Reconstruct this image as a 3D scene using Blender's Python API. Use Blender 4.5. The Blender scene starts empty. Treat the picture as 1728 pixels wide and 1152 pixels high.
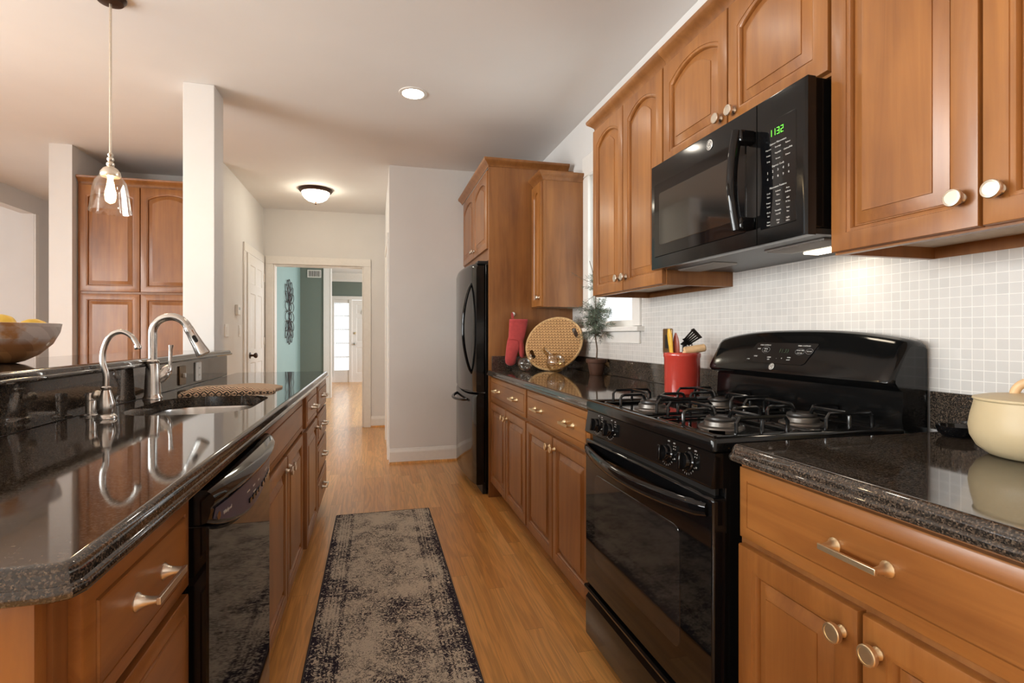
import bpy, bmesh, math, random
from mathutils import Vector, Matrix, noise
from math import pi, sin, cos, radians, sqrt
random.seed(7)
SC = bpy.context.scene
COL = SC.collection
# ---------------------------------------------------------------- camera
F_PX, W_PX = 886.0, 1728.0
cam_d = bpy.data.cameras.new('camera')
cam_d.sensor_fit = 'HORIZONTAL'; cam_d.sensor_width = 36.0
cam_d.lens = 36.0 * F_PX / W_PX
cam_d.shift_y = -10.0 / W_PX
cam_d.clip_start = 0.02
cam = bpy.data.objects.new('camera', cam_d); COL.objects.link(cam)
cam.location = (0, 0, 1.16); cam.rotation_euler = (pi / 2, 0, -radians(14.6735))
SC.camera = cam
# ---------------------------------------------------------------- view, world, large lights
SC.view_settings.view_transform = 'Standard'; SC.view_settings.look = 'None'
SC.view_settings.gamma = 1.0; SC.view_settings.use_curve_mapping = False
SC.view_settings.exposure = 0.62
SC.cycles.max_bounces = 8; SC.cycles.diffuse_bounces = 5; SC.cycles.glossy_bounces = 5
SC.cycles.transmission_bounces = 8; SC.cycles.transparent_max_bounces = 12
SC.cycles.use_denoising = True
SC.cycles.caustics_reflective = False; SC.cycles.caustics_refractive = False
SC.cycles.sample_clamp_indirect = 6.0
wd = bpy.data.worlds.new('sky'); SC.world = wd; wd.use_nodes = True
wn = wd.node_tree.nodes['Background']
wn.inputs['Color'].default_value = (0.93, 0.96, 1.0, 1); wn.inputs['Strength'].default_value = 1.2

def area(name, loc, rot, sx, sy, power, col=(1, 1, 1)):
    d = bpy.data.lights.new(name, 'AREA'); d.shape = 'RECTANGLE'; d.size = sx; d.size_y = sy
    d.energy = power; d.color = col
    o = bpy.data.objects.new(name, d); COL.objects.link(o)
    o.location = loc; o.rotation_euler = rot
    return o
# area lights as daylight; those marked unseen are added to brighten the rooms
area('fill_left_rear', (-4.05, -1.4, 1.55), (pi / 2, 0, -pi / 2), 1.8, 1.3, 95, (1.0, 0.99, 0.975))  # unseen source, added for light from behind on the left
area('fill_left', (-4.05, 1.5, 1.55), (pi / 2, 0, -pi / 2), 2.8, 1.3, 190, (1.0, 0.99, 0.975))  # unseen source, placed so the island shades the lower cabinets
area('fill_sunroom', (-5.0, 3.2, 1.5), (pi / 2, 0, 0), 2.0, 1.9, 26, (1.0, 0.98, 0.95))  # unseen lamp added inside the sun room, not at a window
area('daylight_entry', (-0.4, 14.3, 1.5), (pi / 2, 0, pi), 1.6, 2.0, 7, (0.97, 0.98, 1.0))
area('daylight_kitchen_window', (2.0, 3.04, 1.75), (pi / 2, 0, pi / 2), 0.8, 1.2, 14, (0.97, 0.98, 1.0))
area('fill_study', (1.6, 8.6, 1.6), (pi / 2, 0, pi / 2), 1.6, 1.6, 40, (0.95, 0.98, 1.0))  # unseen source added to brighten the teal study
area('fill_entry_side', (1.75, 12.2, 1.5), (pi / 2, 0, pi / 2), 1.8, 1.8, 36, (0.97, 0.98, 1.0))  # unseen source added to lift the dark entry hall

# ---------------------------------------------------------------- mesh helpers
def BM(): return bmesh.new()

def box(bm, x0, x1, y0, y1, z0, z1, bev=0.0, seg=2):
    m = Matrix.Translation(((x0 + x1) / 2, (y0 + y1) / 2, (z0 + z1) / 2)) @ Matrix.Diagonal((abs(x1 - x0), abs(y1 - y0), abs(z1 - z0), 1))
    r = bmesh.ops.create_cube(bm, size=1.0, matrix=m)
    if bev > 0:
        es = list({e for v in r['verts'] for e in v.link_edges})
        fs = bmesh.ops.bevel(bm, geom=es, offset=bev, segments=seg, profile=0.5, affect='EDGES')
    lay = bm.faces.layers.int.get('flat') or bm.faces.layers.int.new('flat')
    for f in bm.faces:
        if len(f.verts) == 4 and (abs(f.normal.x) > 0.99999 or abs(f.normal.y) > 0.99999 or abs(f.normal.z) > 0.99999): f[lay] = 1
    return bm

def rings(bm, R, cap0=True, cap1=True, closed=True):
    vs = [[bm.verts.new(p) for p in r] for r in R]
    n = len(vs[0])
    for a, b in zip(vs[:-1], vs[1:]):
        for i in range(n if closed else n - 1):
            j = (i + 1) % n
            try: bm.faces.new((a[i], a[j], b[j], b[i]))
            except ValueError: pass
    if cap0:
        try: bm.faces.new(list(reversed(vs[0])))
        except ValueError: pass
    if cap1:
        try: bm.faces.new(vs[-1])
        except ValueError: pass
    return vs

def lathe(bm, prof, seg=28, M=None, cap0=True, cap1=True):
    M = M or Matrix()
    R = []
    for r, z in prof:
        R.append([M @ Vector((r * cos(2 * pi * i / seg), r * sin(2 * pi * i / seg), z)) for i in range(seg)])
    rings(bm, R, cap0, cap1)
    return bm

def sweep(bm, pts, prof, scales=None, up=Vector((0, 0, 1)), closed=False, cap=True):
    pts = [Vector(p) for p in pts]; n = len(pts)
    R = []; nrm = None
    for i, p in enumerate(pts):
        if closed: t = pts[(i + 1) % n] - pts[(i - 1) % n]
        else: t = pts[min(i + 1, n - 1)] - pts[max(i - 1, 0)]
        if t.length < 1e-9: t = Vector((0, 0, 1))
        t.normalize()
        if nrm is None:
            nrm = Vector(up) - t * Vector(up).dot(t)
            if nrm.length < 1e-4: nrm = t.orthogonal()
        else:
            nrm = nrm - t * nrm.dot(t)
            if nrm.length < 1e-6: nrm = t.orthogonal()
        nrm.normalize(); b = t.cross(nrm)
        s = scales[i] if scales else 1.0
        R.append([p + (b * u + nrm * v) * s for u, v in prof])
    if closed: R.append(R[0])
    rings(bm, R, cap and not closed, cap and not closed)
    if closed: bmesh.ops.remove_doubles(bm, verts=bm.verts, dist=1e-6)
    return bm

def circ(r, n=10): return [(r * cos(2 * pi * i / n), r * sin(2 * pi * i / n)) for i in range(n)]
def rect(a, b): return [(-a, -b), (a, -b), (a, b), (-a, b)]
def tube(bm, pts, r, n=10, scales=None, closed=False): return sweep(bm, pts, circ(r, n), scales, closed=closed)

def smooth_path(P, k=8):
    P = [Vector(p) for p in P]; out = []
    for i in range(len(P) - 1):
        p0 = P[max(i - 1, 0)]; p1 = P[i]; p2 = P[i + 1]; p3 = P[min(i + 2, len(P) - 1)]
        for j in range(k):
            t = j / k
            out.append(0.5 * ((2 * p1) + (p2 - p0) * t + (2 * p0 - 5 * p1 + 4 * p2 - p3) * t * t + (3 * p1 - p0 - 3 * p2 + p3) * t ** 3))
    out.append(P[-1]); return out

def extrude_poly(bm, poly, axis, a0, a1):
    """poly = list of 2D points; axis 'x','y','z' is the extrusion axis."""
    def mk(p, a):
        if axis == 'x': return Vector((a, p[0], p[1]))
        if axis == 'y': return Vector((p[0], a, p[1]))
        return Vector((p[0], p[1], a))
    rings(bm, [[mk(p, a0) for p in poly], [mk(p, a1) for p in poly]])
    return bm

def rrect(x0, x1, y0, y1, r, n=5):
    out = []
    for cx, cy, a in ((x1 - r, y1 - r, 0), (x0 + r, y1 - r, pi / 2), (x0 + r, y0 + r, pi), (x1 - r, y0 + r, 1.5 * pi)):
        for i in range(n + 1):
            t = a + (pi / 2) * i / n
            out.append((cx + r * cos(t), cy + r * sin(t)))
    return out

def offset_poly(poly, d):
    """inset a CCW polygon by d (mitre joins)."""
    n = len(poly); out = []
    for i in range(n):
        p0 = Vector(poly[i - 1]).to_2d(); p1 = Vector(poly[i]).to_2d(); p2 = Vector(poly[(i + 1) % n]).to_2d()
        e1 = (p1 - p0).normalized(); e2 = (p2 - p1).normalized()
        n1 = Vector((-e1.y, e1.x)); n2 = Vector((-e2.y, e2.x))
        m = (n1 + n2); k = 1 + n1.dot(n2)
        out.append(tuple(p1 + m * (d / max(k, 0.2))))
    return out

# ---------------------------------------------------------------- things and parts
ROOTM = {}
def thing(name, label, cat, loc=(0, 0, 0), rz=0.0, group=None):
    o = bpy.data.objects.new(name, None); COL.objects.link(o)
    o.empty_display_size = 0.05
    o.location = loc; o.rotation_euler = (0, 0, rz)
    o['label'] = label; o['category'] = cat
    if group: o['group'] = group
    ROOTM[o.name] = Matrix.Translation(loc) @ Matrix.Rotation(rz, 4, 'Z')
    return o

def finish(bm, name, mat, ang=35, recalc=True):
    if recalc: bmesh.ops.recalc_face_normals(bm, faces=bm.faces)
    lay = bm.faces.layers.int.get('flat')
    flags = [not ((lay is not None and f[lay]) or len(f.verts) > 4) for f in bm.faces]
    me = bpy.data.meshes.new(name); bm.to_mesh(me); bm.free()
    try: me.set_sharp_from_angle(angle=radians(ang))
    except Exception: pass
    me.polygons.foreach_set('use_smooth', flags)
    for m in (mat if isinstance(mat, (list, tuple)) else [mat]): me.materials.append(m)
    return me

def root_of(p):
    while p.parent: p = p.parent
    return p

def part(name, bm, mat, parent, label=None, world=False, ang=35, stuff=False):
    if world: bm.transform(ROOTM[root_of(parent).name].inverted())
    o = bpy.data.objects.new(name, finish(bm, name, mat, ang)); COL.objects.link(o)
    o.parent = parent
    if label: o['label'] = label
    if stuff: o['kind'] = 'stuff'
    return o

def single(name, bm, mat, label, cat, group=None, ang=35):
    """a thing that is one mesh, built in world space, origin moved to its base."""
    vs = [v.co for v in bm.verts]
    c = Vector(((min(v.x for v in vs) + max(v.x for v in vs)) / 2, (min(v.y for v in vs) + max(v.y for v in vs)) / 2, min(v.z for v in vs)))
    bm.transform(Matrix.Translation(-c))
    o = bpy.data.objects.new(name, finish(bm, name, mat, ang)); COL.objects.link(o)
    o.location = c; o['label'] = label; o['category'] = cat
    ROOTM[o.name] = Matrix.Translation(c)
    if group: o['group'] = group
    return o

def struct(name, bm, mat, parent=None, ang=30):
    o = bpy.data.objects.new(name, finish(bm, name, mat, ang)); COL.objects.link(o)
    if parent: o.parent = parent
    else: o['kind'] = 'structure'
    return o

def text_part(name, body, size, mat, parent, M, depth=0.0004, align='CENTER'):
    cu = bpy.data.curves.new(name, 'FONT'); cu.body = body; cu.size = size; cu.extrude = depth
    cu.align_x = align; cu.align_y = 'CENTER'; cu.resolution_u = 2
    t = bpy.data.objects.new(name + '_src', cu); COL.objects.link(t)
    dg = bpy.context.evaluated_depsgraph_get()
    me = bpy.data.meshes.new_from_object(t.evaluated_get(dg)); me.transform(M); me.name = name
    bpy.data.objects.remove(t); bpy.data.curves.remove(cu)
    me.materials.clear(); me.materials.append(mat)
    o = bpy.data.objects.new(name, me); COL.objects.link(o); o.parent = parent
    return o

def text_mesh(lines, mat, name, parent, label=None):
    """lines: (body, size, Matrix) joined into one printed-legend mesh."""
    bm = BM()
    dg = None
    for body, size, M in lines:
        cu = bpy.data.curves.new('t', 'FONT'); cu.body = body; cu.size = size; cu.extrude = 0.0003
        cu.align_x = 'CENTER'; cu.align_y = 'CENTER'; cu.resolution_u = 1
        t = bpy.data.objects.new('t_src', cu); COL.objects.link(t)
        dg = bpy.context.evaluated_depsgraph_get()
        me = bpy.data.meshes.new_from_object(t.evaluated_get(dg)); me.transform(M)
        bm.from_mesh(me); bpy.data.meshes.remove(me)
        bpy.data.objects.remove(t); bpy.data.curves.remove(cu)
    me = bpy.data.meshes.new(name); bm.to_mesh(me); bm.free(); me.materials.append(mat)
    o = bpy.data.objects.new(name, me); COL.objects.link(o); o.parent = parent
    if label: o['label'] = label
    return o

# a frame for text lying on a local front face (normal -y, x to the right, z up)
FRONT = Matrix(((1, 0, 0, 0), (0, 0, -1, 0), (0, 1, 0, 0), (0, 0, 0, 1)))

# ---------------------------------------------------------------- materials
def newmat(name):
    m = bpy.data.materials.new(name); m.use_nodes = True
    nt = m.node_tree; b = nt.nodes['Principled BSDF']
    return m, nt, b

def N(nt, t, **kw):
    n = nt.nodes.new(t)
    for k, v in kw.items(): setattr(n, k, v)
    return n

def simple(name, col, rough=0.5, metal=0.0, spec=0.5, coat=0.0, vary=0.03, scale=30.0, bump=0.0, bscale=200.0, emis=None, estr=0.0, trans=0.0, ior=1.45, alpha=None, sheen=0.0):
    m, nt, b = newmat(name)
    L = nt.links
    tc = N(nt, 'ShaderNodeTexCoord')
    if vary > 0:
        nz = N(nt, 'ShaderNodeTexNoise'); nz.inputs['Scale'].default_value = scale; nz.inputs['Detail'].default_value = 3
        L.new(tc.outputs['Object'], nz.inputs['Vector'])
        cr = N(nt, 'ShaderNodeValToRGB')
        cr.color_ramp.elements[0].color = tuple(max(0, c * (1 - vary * 2)) for c in col[:3]) + (1,)
        cr.color_ramp.elements[1].color = tuple(min(1, c * (1 + vary * 2)) for c in col[:3]) + (1,)
        cr.color_ramp.elements[0].position = 0.3; cr.color_ramp.elements[1].position = 0.7
        L.new(nz.outputs['Fac'], cr.inputs['Fac']); L.new(cr.outputs['Color'], b.inputs['Base Color'])
    else:
        b.inputs['Base Color'].default_value = tuple(col[:3]) + (1,)
    b.inputs['Roughness'].default_value = rough; b.inputs['Metallic'].default_value = metal
    b.inputs['Specular IOR Level'].default_value = spec; b.inputs['IOR'].default_value = ior
    b.inputs['Coat Weight'].default_value = coat; b.inputs['Coat Roughness'].default_value = 0.05
    b.inputs['Transmission Weight'].default_value = trans
    if sheen: b.inputs['Sheen Weight'].default_value = sheen
    if emis:
        b.inputs['Emission Color'].default_value = tuple(emis) + (1,); b.inputs['Emission Strength'].default_value = estr
    if bump > 0:
        n2 = N(nt, 'ShaderNodeTexNoise'); n2.inputs['Scale'].default_value = bscale; n2.inputs['Detail'].default_value = 4
        L.new(tc.outputs['Object'], n2.inputs['Vector'])
        bp = N(nt, 'ShaderNodeBump'); bp.inputs['Strength'].default_value = bump; bp.inputs['Distance'].default_value = 0.002
        L.new(n2.outputs['Fac'], bp.inputs['Height']); L.new(bp.outputs['Normal'], b.inputs['Normal'])
    return m

def wood(name, c_lo, c_hi, grain='Z', rough=0.38, coat=0.30, fine=1.0):
    m, nt, b = newmat(name); L = nt.links
    tc = N(nt, 'ShaderNodeTexCoord'); oi = N(nt, 'ShaderNodeObjectInfo')
    mul = N(nt, 'ShaderNodeVectorMath', operation='SCALE'); mul.inputs[0].default_value = (3.1, 7.3, 5.7)
    L.new(oi.outputs['Random'], mul.inputs['Scale'])
    add = N(nt, 'ShaderNodeVectorMath', operation='ADD'); L.new(tc.outputs['Object'], add.inputs[0]); L.new(mul.outputs[0], add.inputs[1])
    mp = N(nt, 'ShaderNodeMapping'); L.new(add.outputs[0], mp.inputs['Vector'])
    mp.inputs['Scale'].default_value = {'Z': (22, 22, 1.6), 'X': (1.6, 22, 22), 'Y': (22, 1.6, 22)}[grain]
    n1 = N(nt, 'ShaderNodeTexNoise'); n1.inputs['Scale'].default_value = 1.0 * fine; n1.inputs['Detail'].default_value = 6; n1.inputs['Roughness'].default_value = 0.62; n1.inputs['Distortion'].default_value = 0.6
    L.new(mp.outputs[0], n1.inputs['Vector'])
    mp2 = N(nt, 'ShaderNodeMapping'); L.new(add.outputs[0], mp2.inputs['Vector'])
    mp2.inputs['Scale'].default_value = {'Z': (5, 5, 2.2), 'X': (2.2, 5, 5), 'Y': (5, 2.2, 5)}[grain]
    n2 = N(nt, 'ShaderNodeTexNoise'); n2.inputs['Scale'].default_value = 1.0; n2.inputs['Detail'].default_value = 3
    L.new(mp2.outputs[0], n2.inputs['Vector'])
    mx = N(nt, 'ShaderNodeMix', data_type='FLOAT'); mx.inputs[0].default_value = 0.5
    L.new(n1.outputs['Fac'], mx.inputs[2]); L.new(n2.outputs['Fac'], mx.inputs[3])
    cr = N(nt, 'ShaderNodeValToRGB'); e = cr.color_ramp.elements
    e[0].position = 0.36; e[0].color = c_lo + (1,); e[1].position = 0.66; e[1].color = c_hi + (1,)
    L.new(mx.outputs[0], cr.inputs['Fac']); L.new(cr.outputs['Color'], b.inputs['Base Color'])
    b.inputs['Roughness'].default_value = rough; b.inputs['Coat Weight'].default_value = coat; b.inputs['Coat Roughness'].default_value = 0.22
    bp = N(nt, 'ShaderNodeBump'); bp.inputs['Strength'].default_value = 0.05; bp.inputs['Distance'].default_value = 0.001
    L.new(n1.outputs['Fac'], bp.inputs['Height']); L.new(bp.outputs['Normal'], b.inputs['Normal'])
    return m

W_LO, W_HI = (0.190, 0.064, 0.013), (0.365, 0.145, 0.034)
M_WOOD = wood('maple_vertical', W_LO, W_HI, 'Z')
M_WOODX = wood('maple_horizontal', W_LO, W_HI, 'X')
M_CASE = wood('maple_case', (0.175, 0.062, 0.015), (0.32, 0.130, 0.036), 'Z', rough=0.4, coat=0.2)
M_CASEIN = simple('cabinet_underside', (0.55, 0.45, 0.34), 0.5)
M_WALL = simple('wall_paint', (0.73, 0.71, 0.69), 0.6, vary=0.01, scale=3, bump=0.04, bscale=350)
M_CEIL = simple('ceiling_paint', (0.79, 0.775, 0.76), 0.75, vary=0.01, scale=2, bump=0.04, bscale=300)
M_TRIM = simple('trim_white', (0.80, 0.77, 0.73), 0.35, vary=0.01)
M_TEAL = simple('teal_paint', (0.235, 0.35, 0.34), 0.6, vary=0.01, scale=3)
M_SAGE = simple('sage_paint', (0.165, 0.20, 0.172), 0.6, vary=0.01, scale=3)
M_BLACK = simple('black_enamel', (0.005, 0.005, 0.005), 0.12, spec=0.40, vary=0.0)
M_BLACKG = simple('black_glass', (0.004, 0.004, 0.0045), 0.04, spec=0.45, vary=0.0)
M_BLACKM = simple('black_iron', (0.012, 0.012, 0.012), 0.32, spec=0.5, vary=0.05)
M_RUBBER = simple('black_plastic', (0.012, 0.012, 0.012), 0.45, vary=0.02)
M_STEEL = simple('brushed_steel', (0.62, 0.60, 0.57), 0.22, metal=1.0, vary=0.02, scale=60)
M_NICKEL = simple('satin_nickel', (0.74, 0.67, 0.57), 0.32, metal=1.0, vary=0.02, scale=80)
M_CHAMP = simple('champagne_brass', (0.82, 0.66, 0.42), 0.38, metal=1.0, vary=0.02, scale=80)
M_BRONZE = simple('dark_bronze', (0.06, 0.032, 0.02), 0.35, metal=0.6)
M_WHITEP = simple('white_plastic', (0.78, 0.76, 0.72), 0.35, vary=0.0)
M_PRINT = simple('white_print', (0.62, 0.62, 0.60), 0.6, vary=0.0)
M_PRINTD = simple('grey_print', (0.26, 0.26, 0.26), 0.6, vary=0.0)

def granite():
    m, nt, b = newmat('black_granite'); L = nt.links
    tc = N(nt, 'ShaderNodeTexCoord')
    v = N(nt, 'ShaderNodeTexVoronoi'); v.inputs['Scale'].default_value = 460; L.new(tc.outputs['Object'], v.inputs['Vector'])
    n = N(nt, 'ShaderNodeTexNoise'); n.inputs['Scale'].default_value = 160; n.inputs['Detail'].default_value = 5; n.inputs['Roughness'].default_value = 0.7
    L.new(tc.outputs['Object'], n.inputs['Vector'])
    sp = N(nt, 'ShaderNodeSeparateColor'); L.new(v.outputs['Color'], sp.inputs[0])
    mx = N(nt, 'ShaderNodeMath', operation='MULTIPLY'); L.new(sp.outputs[0], mx.inputs[0]); L.new(n.outputs['Fac'], mx.inputs[1])
    cr = N(nt, 'ShaderNodeValToRGB'); e = cr.color_ramp.elements
    e[0].position = 0.12; e[0].color = (0.016, 0.0135, 0.0115, 1); e[1].position = 0.60; e[1].color = (0.17, 0.125, 0.088, 1)
    k = e.new(0.36); k.color = (0.055, 0.041, 0.031, 1)
    L.new(mx.outputs[0], cr.inputs['Fac']); L.new(cr.outputs['Color'], b.inputs['Base Color'])
    b.inputs['Roughness'].default_value = 0.055; b.inputs['Specular IOR Level'].default_value = 0.75; b.inputs['IOR'].default_value = 1.6
    return m
M_GRAN = granite()

def tile_mat():
    m, nt, b = newmat('white_mosaic'); L = nt.links
    tc = N(nt, 'ShaderNodeTexCoord'); sx = N(nt, 'ShaderNodeSeparateXYZ'); L.new(tc.outputs['Object'], sx.inputs[0])
    cx = N(nt, 'ShaderNodeCombineXYZ'); L.new(sx.outputs['Y'], cx.inputs[0]); L.new(sx.outputs['Z'], cx.inputs[1])
    br = N(nt, 'ShaderNodeTexBrick'); br.offset = 0.0; br.squash = 1.0
    br.inputs['Scale'].default_value = 1.0; br.inputs['Brick Width'].default_value = 0.0262; br.inputs['Row Height'].default_value = 0.0262
    br.inputs['Mortar Size'].default_value = 0.0011; br.inputs['Mortar Smooth'].default_value = 0.3
    br.inputs['Color1'].default_value = (0.66, 0.63, 0.60, 1); br.inputs['Color2'].default_value = (0.60, 0.575, 0.55, 1)
    br.inputs['Mortar'].default_value = (0.86, 0.83, 0.79, 1)
    L.new(cx.outputs[0], br.inputs['Vector']); L.new(br.outputs['Color'], b.inputs['Base Color'])
    iv = N(nt, 'ShaderNodeMath', operation='SUBTRACT'); iv.inputs[0].default_value = 1.0; L.new(br.outputs['Fac'], iv.inputs[1])
    bp = N(nt, 'ShaderNodeBump'); bp.inputs['Strength'].default_value = 0.5; bp.inputs['Distance'].default_value = 0.0015
    L.new(iv.outputs[0], bp.inputs['Height']); L.new(bp.outputs['Normal'], b.inputs['Normal'])
    b.inputs['Roughness'].default_value = 0.16
    return m
M_TILE = tile_mat()

def floor_mat():
    m, nt, b = newmat('oak_strip_floor'); L = nt.links
    tc = N(nt, 'ShaderNodeTexCoord'); sx = N(nt, 'ShaderNodeSeparateXYZ'); L.new(tc.outputs['Object'], sx.inputs[0])
    row = N(nt, 'ShaderNodeMath', operation='DIVIDE'); L.new(sx.outputs['X'], row.inputs[0]); row.inputs[1].default_value = 0.072
    fl = N(nt, 'ShaderNodeMath', operation='FLOOR'); L.new(row.outputs[0], fl.inputs[0])
    wn_ = N(nt, 'ShaderNodeTexWhiteNoise', noise_dimensions='1D'); L.new(fl.outputs[0], wn_.inputs['W'])
    sh = N(nt, 'ShaderNodeMath', operation='MULTIPLY_ADD'); L.new(wn_.outputs['Value'], sh.inputs[0]); sh.inputs[1].default_value = 5.0; L.new(sx.outputs['Y'], sh.inputs[2])
    bl = N(nt, 'ShaderNodeMath', operation='DIVIDE'); L.new(sh.outputs[0], bl.inputs[0]); bl.inputs[1].default_value = 1.05
    fb = N(nt, 'ShaderNodeMath', operation='FLOOR'); L.new(bl.outputs[0], fb.inputs[0])
    cv = N(nt, 'ShaderNodeCombineXYZ'); L.new(fl.outputs[0], cv.inputs[0]); L.new(fb.outputs[0], cv.inputs[1])
    w2 = N(nt, 'ShaderNodeTexWhiteNoise', noise_dimensions='2D'); L.new(cv.outputs[0], w2.inputs['Vector'])
    # grain
    off = N(nt, 'ShaderNodeVectorMath', operation='MULTIPLY_ADD'); L.new(w2.outputs['Color'], off.inputs[0]); off.inputs[1].default_value = (9, 9, 9); L.new(tc.outputs['Object'], off.inputs[2])
    mp = N(nt, 'ShaderNodeMapping'); mp.inputs['Scale'].default_value = (26, 1.5, 1); L.new(off.outputs[0], mp.inputs['Vector'])
    n1 = N(nt, 'ShaderNodeTexNoise'); n1.inputs['Scale'].default_value = 1; n1.inputs['Detail'].default_value = 2; n1.inputs['Distortion'].default_value = 0.8
    L.new(mp.outputs[0], n1.inputs['Vector'])
    wv = N(nt, 'ShaderNodeMath', operation='MULTIPLY'); L.new(n1.outputs['Fac'], wv.inputs[0]); wv.inputs[1].default_value = 26
    sn = N(nt, 'ShaderNodeMath', operation='SINE'); L.new(wv.outputs[0], sn.inputs[0])
    mp3 = N(nt, 'ShaderNodeMapping'); mp3.inputs['Scale'].default_value = (240, 6, 1); L.new(off.outputs[0], mp3.inputs['Vector'])
    n3 = N(nt, 'ShaderNodeTexNoise'); n3.inputs['Scale'].default_value = 1; n3.inputs['Detail'].default_value = 4; L.new(mp3.outputs[0], n3.inputs['Vector'])
    base = N(nt, 'ShaderNodeValToRGB'); e = base.color_ramp.elements
    e[0].position = 0; e[0].color = (0.64, 0.285, 0.072, 1); e[1].position = 1; e[1].color = (0.82, 0.43, 0.140, 1)
    L.new(w2.outputs['Value'], base.inputs['Fac'])
    g = N(nt, 'ShaderNodeMapRange'); L.new(sn.outputs[0], g.inputs[0]); g.inputs[1].default_value = -1; g.inputs[2].default_value = 1; g.inputs[3].default_value = 0.84; g.inputs[4].default_value = 1.06
    g3 = N(nt, 'ShaderNodeMapRange'); L.new(n3.outputs['Fac'], g3.inputs[0]); g3.inputs[1].default_value = 0.3; g3.inputs[2].default_value = 0.7; g3.inputs[3].default_value = 0.88; g3.inputs[4].default_value = 1.08
    gm = N(nt, 'ShaderNodeMath', operation='MULTIPLY'); L.new(g.outputs[0], gm.inputs[0]); L.new(g3.outputs[0], gm.inputs[1])
    # seams
    fr = N(nt, 'ShaderNodeMath', operation='FRACT'); L.new(row.outputs[0], fr.inputs[0])
    s1 = N(nt, 'ShaderNodeMath', operation='LESS_THAN'); L.new(fr.outputs[0], s1.inputs[0]); s1.inputs[1].default_value = 0.018
    fr2 = N(nt, 'ShaderNodeMath', operation='FRACT'); L.new(bl.outputs[0], fr2.inputs[0])
    s2 = N(nt, 'ShaderNodeMath', operation='LESS_THAN'); L.new(fr2.outputs[0], s2.inputs[0]); s2.inputs[1].default_value = 0.0018
    sm = N(nt, 'ShaderNodeMath', operation='MAXIMUM'); L.new(s1.outputs[0], sm.inputs[0]); L.new(s2.outputs[0], sm.inputs[1])
    sd = N(nt, 'ShaderNodeMath', operation='MULTIPLY_ADD'); L.new(sm.outputs[0], sd.inputs[0]); sd.inputs[1].default_value = -0.38; sd.inputs[2].default_value = 1.0
    gm2 = N(nt, 'ShaderNodeMath', operation='MULTIPLY'); L.new(gm.outputs[0], gm2.inputs[0]); L.new(sd.outputs[0], gm2.inputs[1])
    vm = N(nt, 'ShaderNodeVectorMath', operation='SCALE'); L.new(base.outputs['Color'], vm.inputs[0]); L.new(gm2.outputs[0], vm.inputs['Scale'])
    L.new(vm.outputs[0], b.inputs['Base Color'])
    b.inputs['Roughness'].default_value = 0.30; b.inputs['Coat Weight'].default_value = 0.25; b.inputs['Coat Roughness'].default_value = 0.14
    return m
M_FLOOR = floor_mat()

def thin_glass(name, tint=(0.96, 0.98, 0.98), refl=0.08):
    m = bpy.data.materials.new(name); m.use_nodes = True; nt = m.node_tree; nt.nodes.clear(); L = nt.links
    out = N(nt, 'ShaderNodeOutputMaterial'); tr = N(nt, 'ShaderNodeBsdfTransparent'); tr.inputs[0].default_value = tint + (1,)
    gl = N(nt, 'ShaderNodeBsdfGlossy'); gl.inputs['Roughness'].default_value = 0.02
    lw = N(nt, 'ShaderNodeLayerWeight'); lw.inputs['Blend'].default_value = 0.25
    mr = N(nt, 'ShaderNodeMapRange'); L.new(lw.outputs['Facing'], mr.inputs[0]); mr.inputs[3].default_value = refl; mr.inputs[4].default_value = 0.38
    mx = N(nt, 'ShaderNodeMixShader'); L.new(mr.outputs[0], mx.inputs[0]); L.new(tr.outputs[0], mx.inputs[1]); L.new(gl.outputs[0], mx.inputs[2])
    L.new(mx.outputs[0], out.inputs[0]); return m
M_PANE = thin_glass('window_glass', refl=0.04)
M_CLEAR = thin_glass('clear_glass', (0.985, 0.98, 0.96), 0.04)
M_AMBER = thin_glass('smoked_glass', (0.90, 0.85, 0.74), 0.08)

def emit(name, col, s):
    m, nt, b = newmat(name)
    b.inputs['Base Color'].default_value = tuple(col) + (1,); b.inputs['Emission Color'].default_value = tuple(col) + (1,); b.inputs['Emission Strength'].default_value = s
    return m
# ================================================================ ROOM SHELL
ZC = 2.70
struct('floor', box(BM(), -6.2, 2.2, -3.2, 15.0, -0.1, 0.0), M_FLOOR)
struct('ceiling', box(BM(), -6.2, 2.2, -3.2, 15.0, ZC, ZC + 0.12), M_CEIL)

def wall_with_holes(name, mat, axis, a, th, u0, u1, z0, z1, holes):
    """axis 'x': wall plane at x=a..a+th spanning y u0..u1; axis 'y': plane y=a..a+th spanning x."""
    bm = BM()
    us = sorted({u0, u1, *[h[0] for h in holes], *[h[1] for h in holes]})
    for ua, ub in zip(us[:-1], us[1:]):
        segs = [(z0, z1)]
        for h in holes:
            if h[0] <= ua + 1e-6 and h[1] >= ub - 1e-6:
                segs = [s for lo, hi in segs for s in ((lo, min(hi, h[2])), (max(lo, h[3]), hi)) if s[1] - s[0] > 1e-4]
        for lo, hi in segs:
            if axis == 'x': box(bm, a, a + th, ua, ub, lo, hi)
            else: box(bm, ua, ub, a, a + th, lo, hi)
    bmesh.ops.remove_doubles(bm, verts=bm.verts, dist=1e-5)
    return struct(name, bm, mat)

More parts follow.
